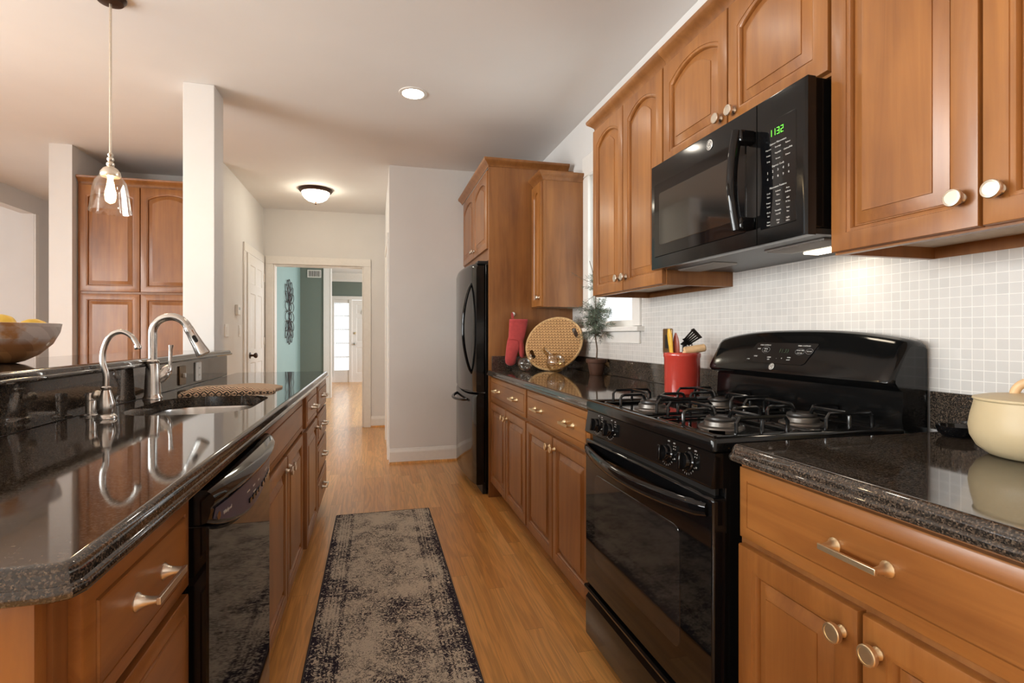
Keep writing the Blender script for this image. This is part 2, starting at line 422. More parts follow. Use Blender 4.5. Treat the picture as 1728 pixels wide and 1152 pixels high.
XW = 1.44
wall_with_holes('wall_right', M_WALL, 'x', XW, 0.14, -2.72, 5.0, 0, ZC, [(2.72, 3.36, 1.20, 2.26)])
struct('wall_back', box(BM(), -3.75, XW, -2.72, -2.60, 0, ZC), M_WALL)
wall_with_holes('wall_left', M_WALL, 'x', -3.75, 0.12, -2.6, 8.0, 0, ZC, [(-2.3, -0.5, 0.9, 2.2), (0.1, 2.9, 0.9, 2.2), (3.2, 6.93, 0.0, 2.50)])  # both window openings are unseen, added to let light in
struct('wall_stub', box(BM(), 0.129, XW, 4.87, 5.0, 0, ZC), M_WALL)
wall_with_holes('wall_hall_right', M_WALL, 'x', 0.129, 0.12, 5.0, 6.9, 0, ZC, [])
struct('wall_hall_left', box(BM(), -1.44, -1.30, 5.16, 6.9, 0, ZC), M_WALL)
wall_with_holes('wall_far', M_WALL, 'y', 6.9, 0.14, -1.42, 0.35, 0, ZC, [(-1.19, -0.134, 0.0, 2.03)])
struct('wall_pantry_back', box(BM(), -2.60, -1.30, 5.72, 5.84, 0, ZC), M_WALL)
struct('wall_pantry_end', box(BM(), -2.52, -2.362, 5.0, 5.72, 0, ZC), M_WALL)
struct('wall_living_far', box(BM(), -3.75, -2.345, 7.9, 8.0, 0, ZC), M_WALL)
struct('wall_living_side', box(BM(), -2.46, -2.345, 5.84, 7.9, 0, ZC), M_WALL)
struct('column', box(BM(), -1.125, -0.952, 3.585, 3.785, 0, ZC, 0.004), M_WALL)
# sun room beyond the living-room opening
struct('wall_sunroom_end', box(BM(), -6.1, -3.75, 7.05, 7.17, 0, ZC), M_WALL)
wall_with_holes('wall_sunroom_side', M_WALL, 'x', -6.1, 0.1, 2.9, 7.05, 0, ZC, [(3.6, 6.2, 0.6, 2.3)])
struct('wall_sunroom_near', box(BM(), -6.1, -3.75, 2.9, 3.0, 0, ZC), M_WALL)
# study (teal) and entry hall beyond the doorway
struct('wall_study_left', box(BM(), -1.44, -1.32, 7.04, 10.3, 0, ZC), M_TEAL)
wall_with_holes('wall_study_far', M_SAGE, 'y', 10.3, 0.12, -1.44, 1.6, 0, ZC, [(-0.80, 0.9, 0.0, 2.62)])
wall_with_holes('wall_study_right', M_WALL, 'x', 1.6, 0.1, 7.04, 10.3, 0, ZC, [(7.8, 9.4, 0.8, 2.3)])  # unseen opening, added for the study's fill light
struct('wall_entry_left', box(BM(), -1.17, -1.05, 10.42, 13.7, 0, ZC), M_SAGE)
wall_with_holes('wall_entry_right', M_WALL, 'x', 1.5, 0.1, 10.42, 13.7, 0, ZC, [(11.2, 13.2, 0.5, 2.4)])  # unseen window opening, added to light the entry hall
wall_with_holes('wall_entry_far', M_SAGE, 'y', 13.7, 0.14, -1.17, 1.6, 0, ZC, [(-0.99, 0.40, 0.0, 2.12)])

# outside ground so that windows look onto something
struct('ground_outside', box(BM(), 2.3, 14, -6, 13, -0.3, -0.2), simple('lawn_green', (0.22, 0.28, 0.15), 0.9, vary=0.1, scale=4))

def trimmed(name, boxes, mat=M_TRIM, bev=0.004):
    bm = BM()
    for b_ in boxes: box(bm, *b_, bev)
    return struct(name, bm, mat)

# baseboards (board, cap and shoe moulding)
def baseboard_y(name, x0, x1, y):     # board facing -y
    bm = BM(); box(bm, x0, x1, y - 0.014, y, 0.0, 0.105, 0.002); 
    extrude_poly(bm, [(y, 0.105), (y - 0.014, 0.105), (y - 0.011, 0.118), (y - 0.006, 0.124), (y - 0.004, 0.135), (y, 0.138)], 'x', x0, x1)
    o = struct(name, bm, M_TRIM)
    struct('shoe_moulding', extrude_poly(BM(), [(y - 0.014, 0.0), (y - 0.030, 0.0), (y - 0.027, 0.012), (y - 0.014, 0.018)], 'x', x0, x1), M_FLOOR, o)
    return o
baseboard_y('baseboard_stub', 0.129, 0.86, 4.87)
baseboard_y('baseboard_far', -0.045, 0.129, 6.9)
baseboard_y('baseboard_study', -1.32, -0.89, 10.3)
trimmed('baseboard_left', [(-1.30, -1.286, 5.16, 5.86, 0, 0.13)])
trimmed('baseboard_entry', [(-1.05, -1.036, 10.45, 13.7, 0, 0.14)])

# doorway casing in the far wall
trimmed('trim_1', [(-1.275, -1.19, 6.882, 6.9, 0, 2.03), (-0.134, -0.045, 6.882, 6.9, 0, 2.03), (-1.275, -0.045, 6.880, 6.9, 2.03, 2.125),
                   (-1.19, -1.172, 6.9, 7.04, 0, 2.03), (-0.152, -0.134, 6.9, 7.04, 0, 2.03), (-1.172, -0.152, 6.9, 7.04, 2.012, 2.03)])
# casing of the opening to the entry hall
trimmed('trim_2', [(-0.915, -0.80, 10.275, 10.3, 0, 2.70), (-0.80, -0.775, 10.27, 10.42, 0, 2.62), (0.9, 1.0, 10.275, 10.3, 0, 2.62), (-0.80, 1.0, 10.275, 10.3, 2.62, 2.70)])
# crown moulding of the entry hall
bm = BM(); extrude_poly(bm, [(13.7, 2.50), (13.68, 2.50), (13.67, 2.55), (13.60, 2.62), (13.55, 2.68), (13.55, 2.70), (13.7, 2.70)], 'x', -1.05, 1.5)
struct('trim_3', bm, M_TRIM)
# closet door casing on the right wall of the hall
trimmed('trim_4', [(0.113, 0.129, 5.03, 5.12, 0, 2.03), (0.113, 0.129, 6.0, 6.09, 0, 2.03), (0.112, 0.129, 5.03, 6.09, 2.03, 2.12)])
struct('door_2', box(BM(), 0.121, 0.129, 5.12, 6.0, 0.01, 2.03, 0.002), M_TRIM)
trimmed('trim_5', [(-3.63, -3.612, 6.93, 6.99, 0, 2.5)])
trimmed('trim_6', [(0.122, 0.129, 4.866, 4.874, 0, 0.01)])

def panel_mesh(bm, x0, x1, z0, z1, y, depth=0.006, fr=0.012, field=0.03):
    """sunk and raised field on a -y face at y (local)."""
    R = []
    for ins, dy in ((0, 0), (fr * 0.6, depth), (fr, depth), (field, depth * 0.3)):
        R.append([Vector((x0 + ins, y + dy, z0 + ins)), Vector((x1 - ins, y + dy, z0 + ins)), Vector((x1 - ins, y + dy, z1 - ins)), Vector((x0 + ins, y + dy, z1 - ins))])
    rings(bm, R, False, True)

def six_panel_door_bm(w, h, th=0.035):
    bm = BM()
    st, mid = 0.11, 0.10
    cols = [(st, (w - mid) / 2), ((w + mid) / 2, w - st)]
    rows = [(0.22, 0.86), (1.0, 1.60), (1.70, h - 0.11)]
    xs = [0, cols[0][0], cols[0][1], cols[1][0], cols[1][1], w]
    zs = [0, rows[0][0], rows[0][1], rows[1][0], rows[1][1], rows[2][0], rows[2][1], h]
    for i in range(5):
        for j in range(7):
            if i % 2 == 1 and j % 2 == 1:
                panel_mesh(bm, xs[i], xs[i + 1], zs[j], zs[j + 1], -th)
            else:
                bm.faces.new([bm.verts.new(p) for p in ((xs[i], -th, zs[j]), (xs[i + 1], -th, zs[j]), (xs[i + 1], -th, zs[j + 1]), (xs[i], -th, zs[j + 1]))])
    bmesh.ops.remove_doubles(bm, verts=bm.verts, dist=1e-5)
    R = [[Vector((0, -th, 0)), Vector((w, -th, 0)), Vector((w, -th, h)), Vector((0, -th, h))], [Vector((0, 0, 0)), Vector((w, 0, 0)), Vector((w, 0, h)), Vector((0, 0, h))]]
    rings(bm, R, False, True)
    bmesh.ops.remove_doubles(bm, verts=bm.verts, dist=1e-5)
    return bm

def to_world(bm, loc, rz):
    bm.transform(Matrix.Translation(loc) @ Matrix.Rotation(rz, 4, 'Z')); return bm

# hall door (left wall, faces +x): local x -> +y
D1 = (-1.30, 5.97, 0.01)
d1 = struct('door_1', to_world(six_panel_door_bm(0.80, 2.01, 0.03), D1, pi / 2), M_TRIM)
bm = BM(); lathe(bm, [(0.0, 0), (0.033, 0), (0.033, 0.006), (0.012, 0.012), (0.011, 0.035), (0.022, 0.042), (0.029, 0.055), (0.026, 0.068), (0.014, 0.075), (0, 0.076)], 20, Matrix.Translation((-1.27, 6.05, 0.95)) @ Matrix.Rotation(pi / 2, 4, 'Y'))
struct('door_knob', bm, M_BRONZE, d1)
for zz in (0.25, 1.05, 1.80):
    struct('hinge', box(BM(), -1.272, -1.262, 6.765, 6.785, zz, zz + 0.09, 0.002), M_NICKEL, d1)
trimmed('trim_7', [(-1.30, -1.282, 5.875, 5.965, 0, 2.03), (-1.30, -1.282, 6.775, 6.865, 0, 2.03), (-1.30, -1.280, 5.875, 6.865, 2.03, 2.12)])

# front door and side light at the end of the entry hall
trimmed('trim_8', [(-1.045, -0.965, 13.672, 13.7, 0, 2.12), (-0.62, -0.545, 13.672, 13.74, 0, 2.05), (-1.045, 0.42, 13.668, 13.7, 2.05, 2.14), (-0.965, -0.62, 13.69, 13.74, 0, 0.30), (-0.965, -0.62, 13.69, 13.74, 1.97, 2.05)])
w1 = struct('window_1', box(BM(), -0.965, -0.62, 13.72, 13.724, 0.30, 1.97), M_PANE)
bm = BM()
for zz in (0.63, 0.97, 1.31, 1.65): box(bm, -0.965, -0.62, 13.712, 13.732, zz - 0.011, zz + 0.011)
struct('window_bars', bm, M_TRIM, w1)
M_SHEER = simple('sheer_curtain', (0.9, 0.9, 0.9), 0.8, vary=0.0)
nt = M_SHEER.node_tree; pb = nt.nodes['Principled BSDF']
trl = N(nt, 'ShaderNodeBsdfTranslucent'); trl.inputs[0].default_value = (0.92, 0.92, 0.92, 1); trp = N(nt, 'ShaderNodeBsdfTransparent')
m1 = N(nt, 'ShaderNodeMixShader'); m1.inputs[0].default_value = 0.6; m2 = N(nt, 'ShaderNodeMixShader'); m2.inputs[0].default_value = 0.35
nt.links.new(pb.outputs[0], m1.inputs[1]); nt.links.new(trl.outputs[0], m1.inputs[2]); nt.links.new(m1.outputs[0], m2.inputs[1]); nt.links.new(trp.outputs[0], m2.inputs[2])
nt.links.new(m2.outputs[0], nt.nodes['Material Output'].inputs[0])
bm = BM(); R = []
xs = [(-0.955 + 0.325 * i / 48) for i in range(49)]
for z in (0.33, 1.95): R.append([Vector((x, 13.685 + 0.008 * sin(i * 1.55), z)) for i, x in enumerate(xs)])
rings(bm, R, False, False, closed=False)
t = thing('sheer_curtain', 'sheer white curtain hung over the tall side light beside the front door', 'curtain', (-0.79, 13.685, 0.33))
part('curtain_cloth', bm, M_SHEER, t, world=True)
part('curtain_rod', tube(BM(), [(-0.96, 13.685, 1.955), (-0.625, 13.685, 1.955)], 0.006), M_WHITEP, t, world=True)
d3 = struct('door_3', to_world(six_panel_door_bm(0.94, 2.04, 0.04), (-0.545, 13.74, 0.005), 0), M_TRIM)
# half round light in the front door: frame + glass that glows in place of daylight
M_GLOWGLASS = emit('glowing_glass', (0.95, 0.97, 1.0), 1.6)
pts = [(-0.075 + 0.23 * cos(pi * i / 16), 1.70 + 0.19 * sin(pi * i / 16)) for i in range(17)]
struct('door_light', extrude_poly(BM(), pts, 'y', 13.690, 13.70), M_GLOWGLASS, d3)
bm = BM(); sweep(bm, [Vector((x, 13.690, z)) for x, z in pts] + [Vector((pts[0][0], 13.690, pts[0][1]))], rect(0.012, 0.008), up=Vector((0, 1, 0)))
for a in (pi / 4, pi / 2, 3 * pi / 4): sweep(bm, [Vector((-0.075, 13.689, 1.70)), Vector((-0.075 + 0.22 * cos(a), 13.689, 1.70 + 0.18 * sin(a)))], rect(0.005, 0.004), up=Vector((0, 1, 0)))
struct('door_light_frame', bm, M_TRIM, d3)
bm = BM(); lathe(bm, [(0, 0), (0.03, 0), (0.03, 0.01), (0.012, 0.014), (0.012, 0.04), (0.028, 0.05), (0.026, 0.068), (0, 0.072)], 16, Matrix.Translation((-0.475, 13.70, 0.95)) @ Matrix.Rotation(pi / 2, 4, 'X'))
struct('door_knob', bm, M_STEEL, d3)
bm = BM(); lathe(bm, [(0, 0), (0.03, 0), (0.028, 0.018), (0, 0.022)], 16, Matrix.Translation((-0.475, 13.70, 1.22)) @ Matrix.Rotation(pi / 2, 4, 'X'))
struct('deadbolt', bm, M_CHAMP, d3)

# kitchen window in the right wall
bm = BM()
for b_ in ((1.437, 1.44 + 0.0, 2.72, 3.36, 1.2, 1.2),): pass
for b_ in ((1.418, 1.44, 2.632, 2.722, 1.215, 2.26), (1.418, 1.44, 3.358, 3.448, 1.215, 2.26), (1.412, 1.44, 2.632, 3.448, 2.26, 2.40),
           (1.425, 1.44, 2.65, 3.43, 1.115, 1.185), (1.385, 1.53, 2.60, 3.448, 1.185, 1.212)): box(bm, *b_, 0.004)
struct('window_2', bm, M_TRIM)
w2 = bpy.data.objects['window_2']
bm = BM()
for b_ in ((1.485, 1.525, 2.722, 2.757, 1.212, 2.26), (1.485, 1.525, 3.323, 3.358, 1.212, 2.26), (1.485, 1.525, 2.757, 3.323, 1.212, 1.255), (1.485, 1.525, 2.757, 3.323, 2.22, 2.26), (1.485, 1.525, 2.757, 3.323, 1.715, 1.755)): box(bm, *b_, 0.003)
struct('window_sash', bm, M_TRIM, w2)
struct('window_pane', box(BM(), 1.503, 1.507, 2.75, 3.33, 1.25, 2.23), M_PANE, w2)
# unseen living-room windows, added and placed for the light they let in
def big_window(name, axis, a, u0, u1, z0, z1, nm):
    bm = BM(); n = nm
    def bx(ua, ub, za, zb, t0=-0.02, t1=0.14):
        if axis == 'y': box(bm, ua, ub, a + t0, a + t1, za, zb, 0.003)
        else: box(bm, a + t0, a + t1, ua, ub, za, zb, 0.003)
    for i in range(n + 1):
        u = u0 + (u1 - u0) * i / n; bx(max(u0, u - 0.04), min(u1, u + 0.04), z0, z1, 0.03, 0.09)
    bx(u0, u1, z0, z0 + 0.05, 0.03, 0.09); bx(u0, u1, z1 - 0.05, z1, 0.03, 0.09); bx(u0, u1, (z0 + z1) / 2 - 0.02, (z0 + z1) / 2 + 0.02, 0.03, 0.09)
    o = struct(name, bm, M_TRIM)
    b2 = BM()
    if axis == 'y': box(b2, u0, u1, a + 0.058, a + 0.062, z0, z1)
    else: box(b2, a + 0.058, a + 0.062, u0, u1, z0, z1)
    struct('window_pane', b2, M_PANE, o)
big_window('added_window_3', 'x', -3.75, -2.3, -0.5, 0.9, 2.2, 3)
big_window('added_window_4', 'x', -3.75, 0.1, 2.9, 0.9, 2.2, 4)

# mosaic tile splashback
bm = BM()
for b_ in ((1.432, XW, -0.6, 2.632, 1.014, 1.50), (1.432, XW, 2.632, 3.448, 1.014, 1.115), (1.432, XW, 3.448, 3.68, 1.014, 1.42)): box(bm, *b_)
struct('wall_tiles', bm, M_TILE)

# ================================================================ CABINET HELPERS
def outline(x0, x1, z0, z1, ins, rise, nt_=14):
    """rect with optional arched top, points CCW seen from the front."""
    a, b_, c, d = x0 + ins, x1 - ins, z0 + ins, z1 - ins
    P = [(a, c), (b_, c)]
    for i in range(nt_ + 1):
        t = i / nt_; x = b_ + (a - b_) * t
        P.append((x, d - rise * (2 * t - 1) ** 2))
    return P

def door_bm(x0, x1, z0, z1, y=0.0, th=0.02, fr=0.056, rise=0.0):
    """raised panel door; y = back plane, front at y-th."""
    bm = BM(); R = []
    seq = [(0, 0, 0), (0, -th + 0.004, 0), (0.0015, -th + 0.001, 0), (0.005, -th, 0), (fr - 0.0125, -th, 1), (fr - 0.0115, -th + 0.0022, 1), (fr - 0.0095, -th + 0.0022, 1), (fr - 0.004, -th + 0.004, 1), (fr - 0.0005, -th + 0.009, 1), (fr + 0.000, -th + 0.0145, 1), (fr + 0.0035, -th + 0.0145, 1), (fr + 0.004, -th + 0.0125, 1), (fr + 0.030, -th + 0.0030, 1), (fr + 0.0305, -th + 0.0006, 1), (fr + 0.033, -th + 0.0004, 1)]
    for ins, dy, ar in seq:
        R.append([Vector((px, y + dy, pz)) for px, pz in outline(x0, x1, z0, z1, ins, rise * ar)])
    rings(bm, R, True, True)
    return bm

def drawer_bm(x0, x1, z0, z1, y=0.0, th=0.02, fr=0.030):
    bm = BM(); R = []
    for ins, dy in ((0, 0), (0, -th + 0.006), (0.003, -th + 0.004), (fr - 0.004, -th + 0.0022), (fr - 0.003, -th + 0.005), (fr - 0.0005, -th + 0.005), (fr + 0.001, -th + 0.0005), (fr + 0.003, -th), (fr + 0.004, -th)):
        R.append([Vector((px, y + dy, pz)) for px, pz in outline(x0, x1, z0, z1, ins, 0, 2)])
    rings(bm, R, True, True)
    return bm

YM = Matrix.Rotation(pi / 2, 4, 'X')      # maps +z to -y
def knob_bm(x, z, y):
    M = Matrix.Translation((x, y, z)) @ YM
    return lathe(BM(), [(0.0, 0), (0.0105, 0), (0.0105, 0.002), (0.0065, 0.007), (0.0058, 0.013), (0.0075, 0.016), (0.0165, 0.017), (0.0172, 0.0185), (0.0172, 0.0255), (0.0160, 0.027), (0.0130, 0.0274), (0.0128, 0.0266), (0.0, 0.0266)], 24, M)

def pull_bm(x, z, y, L=0.105):
    bm = BM()
    box(bm, x - L / 2 - 0.004, x + L / 2 + 0.004, y - 0.033, y - 0.027, z - 0.0055, z + 0.0055, 0.0012)
    for s in (-1, 1):
        M = Matrix.Translation((x + s * (L / 2 - 0.002), y, z)) @ YM
        lathe(bm, [(0.0, 0), (0.0135, 0), (0.0135, 0.0015), (0.0095, 0.006), (0.0070, 0.014), (0.0058, 0.022), (0.0055, 0.029), (0, 0.029)], 14, M)
    return bm

def carcass_bm(W, D, z0, z1, toe=True, open_top=True):
    bm = BM(); t = 0.018
    box(bm, 0, t, 0.0185, D, z0, z1); box(bm, W - t, W, 0.0185, D, z0, z1)
    box(bm, t, W - t, D - 0.008, D, z0, z1); box(bm, t, W - t, 0.0185, D - 0.008, z0, z0 + t)
    if not open_top: box(bm, t, W - t, 0.019, D - 0.008, z1 - t, z1)
    return bm

def face_frame_bm(W, z0, z1, rails=(), stiles=(), w=0.036):
    bm = BM()
    box(bm, 0, w, -0.001, 0.018, z0, z1); box(bm, W - w, W, -0.001, 0.018, z0, z1)
    for z in (z0, z1 - w): box(bm, w, W - w, -0.001, 0.018, z, z + w)
    zr = [z0 + w / 2] + list(rails) + [z1 - w / 2]
    for z in rails: box(bm, w, W - w, -0.001, 0.018, z - w / 2, z + w / 2)
    for x in stiles:
        for za, zb in zip(zr[:-1], zr[1:]): box(bm, x - w / 2, x + w / 2, -0.001, 0.018, za + w / 2, zb - w / 2)
    return bm

RIGHT = -pi / 2      # front faces -x ; local x runs toward the viewer
LEFT = pi / 2        # front faces +x ; local x runs away from the viewer

def base_cabinet(name, label, loc, rz, W, D, fronts, cat='cabinet', grp=None, z1=0.875, hw=M_CHAMP):
    """fronts: list of ('drawer'|'false'|'door', x0, x1, z0, z1, knob_side or pull count)"""
    t = thing(name, label, cat, loc, rz, grp)
    part('carcass', carcass_bm(W, D, 0.105, z1), M_CASE, t)
    part('face_frame', face_frame_bm(W, 0.105, z1, [0.70], [W / 2] if W > 0.75 else []), M_CASE, t)
    part('toe_kick', box(BM(), 0, W, 0.07, 0.085, 0, 0.105), M_CASE, t)
    for kind, x0, x1, z0, zz1, h in fronts:
        if kind == 'door':
            d = part('door', door_bm(x0, x1, z0, zz1), M_WOOD, t)
            kx = x1 - 0.03 if h == 'r' else x0 + 0.03
            part('knob', knob_bm(kx, zz1 - 0.05, -0.02), hw, d)
        else:
            d = part('drawer' if kind == 'drawer' else 'false_drawer_front', drawer_bm(x0, x1, z0, zz1), M_WOODX, t)
            zc = (z0 + zz1) / 2
            if kind == 'drawer':
                if h == 1: part('pull', pull_bm((x0 + x1) / 2, zc, -0.02), hw, d)
                elif h == 2:
                    for q in (0.25, 0.75): part('pull', pull_bm(x0 + (x1 - x0) * q, zc, -0.02), hw, d)
    return t

def crown_path_bm(path, prof, out):
    """sweep crown profile [(out,z)] along a path of ((x,y), mitre offset dir)."""
    bm = BM(); R = []
    for (x, y), (ox, oy) in path:
        R.append([Vector((x + ox * o, y + oy * o, z)) for o, z in prof])
    rings(bm, R, True, True)
    return bm
CROWN = [(0, 0), (0.004, 0), (0.008, 0.012), (0.022, 0.026), (0.036, 0.036), (0.040, 0.044), (0.040, 0.054), (0.0, 0.054)]

def upper_cabinet(name, label, Yfar, W, D, z0, zd0, zd1, ztop, doors, crown=True, near_side=False, far_side=False, skirt=True, Xf=1.127, hw=M_NICKEL, grp=None, knobz=0.05, rise=0.042):
    t = thing(name, label, 'cabinet', (Xf, Yfar, z0), RIGHT, grp)
    H = ztop - z0; bm = BM(); p = 0.018
    box(bm, 0, p, 0.0185, D, 0, H); box(bm, W - p, W, 0.0185, D, 0, H); box(bm, p, W - p, D - 0.008, D, 0, H)
    box(bm, p, W - p, 0.0185, D - 0.008, H - p, H)
    part('carcass', bm, M_CASE, t)
    bz = 0.03 if skirt else 0.0
    part('bottom_panel', box(BM(), p, W - p, 0.019, D - 0.008, bz, bz + 0.012), M_CASEIN, t, 'pale underside panel')
    part('face_frame', face_frame_bm(W, 0, H, [], [W / 2] if len(doors) > 1 else []), M_CASE, t)
    for i, (x0, x1, side) in enumerate(doors):
        d = part('door', door_bm(x0, x1, zd0 - z0, zd1 - z0, rise=rise), M_WOOD, t)
        part('knob', knob_bm(x1 - 0.03 if side == 'r' else x0 + 0.03, zd0 - z0 + knobz, -0.02), hw, d)
    if crown:
        path = []
        a = 0.0
        if far_side: path.append(((0, D), (-1, 0)))
        path.append(((0, -0.001), (-1 if far_side else 0, -1)))
        path.append(((W, -0.001), (1 if near_side else 0, -1)))
        if near_side: path.append(((W, D), (1, 0)))
        cb = crown_path_bm(path, [(o, z + H - 0.014) for o, z in CROWN], 0)
        part('crown_moulding', cb, M_CASE, t)
    return t

def slab_bm(poly, z0, z1, r=0.014, hole=None):
    """stone slab, CCW poly in xy, ogee-ish rounded edge."""
    bm = BM(); R = []; t = z1 - z0
    k_ = t / 0.038
    prof = [(i_, z0 + h_ * k_) for i_, h_ in ((0.012, 0), (0.006, 0.0005), (0.002, 0.003), (0.0, 0.008), (0.001, 0.0135), (0.0035, 0.0165), (0.006, 0.0175), (0.0063, 0.019), (0.007, 0.025), (0.009, 0.031), (0.0125, 0.0355), (0.017, 0.0377), (0.021, 0.038))]
    for d, z in prof:
        R.append([Vector((p[0], p[1], z)) for p in (offset_poly(poly, d) if d > 0 else poly)])
    vs = rings(bm, R, cap0=(hole is None), cap1=(hole is None))
    if hole:
        for k, z in ((0, z0), (-1, z1)):
            outer = vs[k]; n = len(outer)
            hv = [bm.verts.new((p[0], p[1], z)) for p in hole]
            es = []
            for lst in (outer, hv):
                for i in range(len(lst)):
                    a, b_ = lst[i], lst[(i + 1) % len(lst)]
                    e = bm.edges.get((a, b_)) or bm.edges.new((a, b_)); es.append(e)
            bmesh.ops.triangle_fill(bm, edges=es, use_beauty=True)
            if k == 0: lo = hv
            else: hi = hv
        m = len(hole)
        for i in range(m):
            bm.faces.new((lo[i], lo[(i + 1) % m], hi[(i + 1) % m], hi[i]))
    lay = bm.faces.layers.int.new('flat')
    bm.normal_update()
    for f in bm.faces:
        if abs(f.normal.z) > 0.99999: f[lay] = 1
    return bm
# ================================================================ RIGHT RUN
base_cabinet('base_cabinet', 'wooden base cabinet with two drawer pulls nearest the black refrigerator', (0.82, 3.678, 0), RIGHT, 0.916, 0.617,
             [('drawer', 0.02, 0.905, 0.705, 0.862, 2), ('door', 0.02, 0.455, 0.118, 0.688, 'r'), ('door', 0.465, 0.905, 0.118, 0.688, 'l')], grp='right base cabinets')
base_cabinet('base_cabinet', 'wooden base cabinet between the fridge side cabinet and the black range', (0.82, 2.758, 0), RIGHT, 0.885, 0.617,
             [('drawer', 0.012, 0.872, 0.705, 0.862, 2), ('door', 0.012, 0.437, 0.118, 0.688, 'r'), ('door', 0.447, 0.872, 0.118, 0.688, 'l')], grp='right base cabinets')
base_cabinet('base_cabinet', 'wooden base cabinet right of the range below the cream pot', (0.82, 1.036, 0), RIGHT, 0.64, 0.617,
             [('drawer', 0.010, 0.630, 0.705, 0.862, 1), ('door', 0.010, 0.316, 0.118, 0.688, 'r'), ('door', 0.324, 0.630, 0.118, 0.688, 'l')], grp='right base cabinets')

def worktop(name, label, poly, z0, z1, splash=None, hole=None, splash_label=None):
    cx = sum(p[0] for p in poly) / len(poly); cy = sum(p[1] for p in poly) / len(poly)
    t = thing(name, label, 'countertop', (cx, cy, z0))
    part('stone_slab', slab_bm(poly, z0, z1, hole=hole), M_GRAN, t, world=True)
    for b_ in splash or ():
        part('backsplash', box(BM(), *b_, 0.002), M_GRAN, t, world=True)
    return t
CT0, CT1 = 0.876, 0.914
worktop('countertop', 'polished black granite countertop left of the range under the woven tray', [(0.7755, 1.845), (1.44, 1.845), (1.44, 3.678), (0.7755, 3.678)], CT0, CT1,
        [(1.418, 1.431, 1.84, 3.676, 0.9145, 1.014), (0.81, 1.418, 3.656, 3.676, 0.9145, 1.014)])
rc = rrect(0.7755, 1.60, -0.6, 1.036, 0.03, 5)
rc = [p for p in rc if p[0] < 1.40]
# rounded near-range corner, square elsewhere
arc = [(0.7755 + 0.03 - 0.03 * cos(a), 1.046 - 0.03 + 0.03 * sin(a)) for a in [pi / 2 * i / 5 for i in range(5, -1, -1)]]
worktop('countertop', 'polished black granite countertop right of the range under the cream pot', [(0.7755, 0.392), (1.44, 0.392), (1.44, 1.046)] + arc, CT0, CT1,
        [(1.418, 1.431, 0.392, 1.062, 0.9145, 1.014)])

upper_cabinet('wall_cabinet', 'narrow single-door wall cabinet hung beside the tall fridge cabinet', 3.678, 0.228, 0.311, 1.36, 1.364, 2.225, 2.25, [(0.006, 0.222, 'r')], near_side=True, skirt=False, grp='wall cabinets', knobz=0.06, rise=0.04)
upper_cabinet('wall_cabinet', 'two-door arched wall cabinet between the window and the microwave', 2.56, 0.693, 0.311, 1.362, 1.367, 2.225, 2.25, [(0.004, 0.342, 'r'), (0.348, 0.688, 'l')], far_side=True, grp='wall cabinets', knobz=0.06)
upper_cabinet('wall_cabinet', 'short two-door wall cabinet directly above the black microwave', 1.866, 0.789, 0.311, 1.822, 1.83, 2.225, 2.25, [(0.004, 0.392, 'r'), (0.398, 0.785, 'l')], skirt=False, grp='wall cabinets', knobz=0.045)
upper_cabinet('wall_cabinet', 'large two-door wall cabinet right of the microwave above the cream pot', 1.076, 0.68, 0.311, 1.362, 1.367, 2.225, 2.25, [(0.004, 0.337, 'r'), (0.343, 0.676, 'l')], near_side=True, grp='wall cabinets', knobz=0.06)

# tall surround of the refrigerator
t = thing('fridge_cabinet', 'tall wooden refrigerator surround with two small arched doors on top', 'cabinet', (0.81, 4.85, 0), RIGHT)
part('side_panel', box(BM(), 1.15, 1.17, -0.018, 0.63, 0.0, 2.386, 0.001), M_CASE, t)
part('filler_panel', box(BM(), 0.0, 0.02, 0.0, 0.63, 0.0, 2.386, 0.001), M_CASE, t)
bm = BM(); box(bm, 0.02, 1.15, 0.0185, 0.61, 1.74, 1.758); box(bm, 0.02, 1.15, 0.0185, 0.61, 2.368, 2.386); box(bm, 0.02, 1.15, 0.61, 0.63, 1.758, 2.368)
part('carcass', bm, M_CASE, t)
bm = BM(); box(bm, 0.02, 1.15, -0.001, 0.018, 1.715, 1.80); box(bm, 0.02, 1.15, -0.001, 0.018, 2.34, 2.386); box(bm, 0.02, 0.08, -0.001, 0.018, 1.8, 2.34); box(bm, 0.56, 0.60, -0.001, 0.018, 1.8, 2.34); box(bm, 1.11, 1.15, -0.001, 0.018, 1.8, 2.34)
part('face_frame', bm, M_CASE, t)
for x0, x1, s in ((0.065, 0.575, 'r'), (0.583, 1.095, 'l')):
    d = part('door', door_bm(x0, x1, 1.795, 2.365, rise=0.05), M_WOOD, t)
    part('knob', knob_bm(x1 - 0.03 if s == 'r' else x0 + 0.03, 1.85, -0.02), M_NICKEL, d)
part('crown_moulding', crown_path_bm([((0, -0.018), (0, -1)), ((1.17, -0.018), (1, -1)), ((1.17, 0.585), (1, 0))], [(o, z + 2.372) for o, z in CROWN], 0), M_CASE, t)

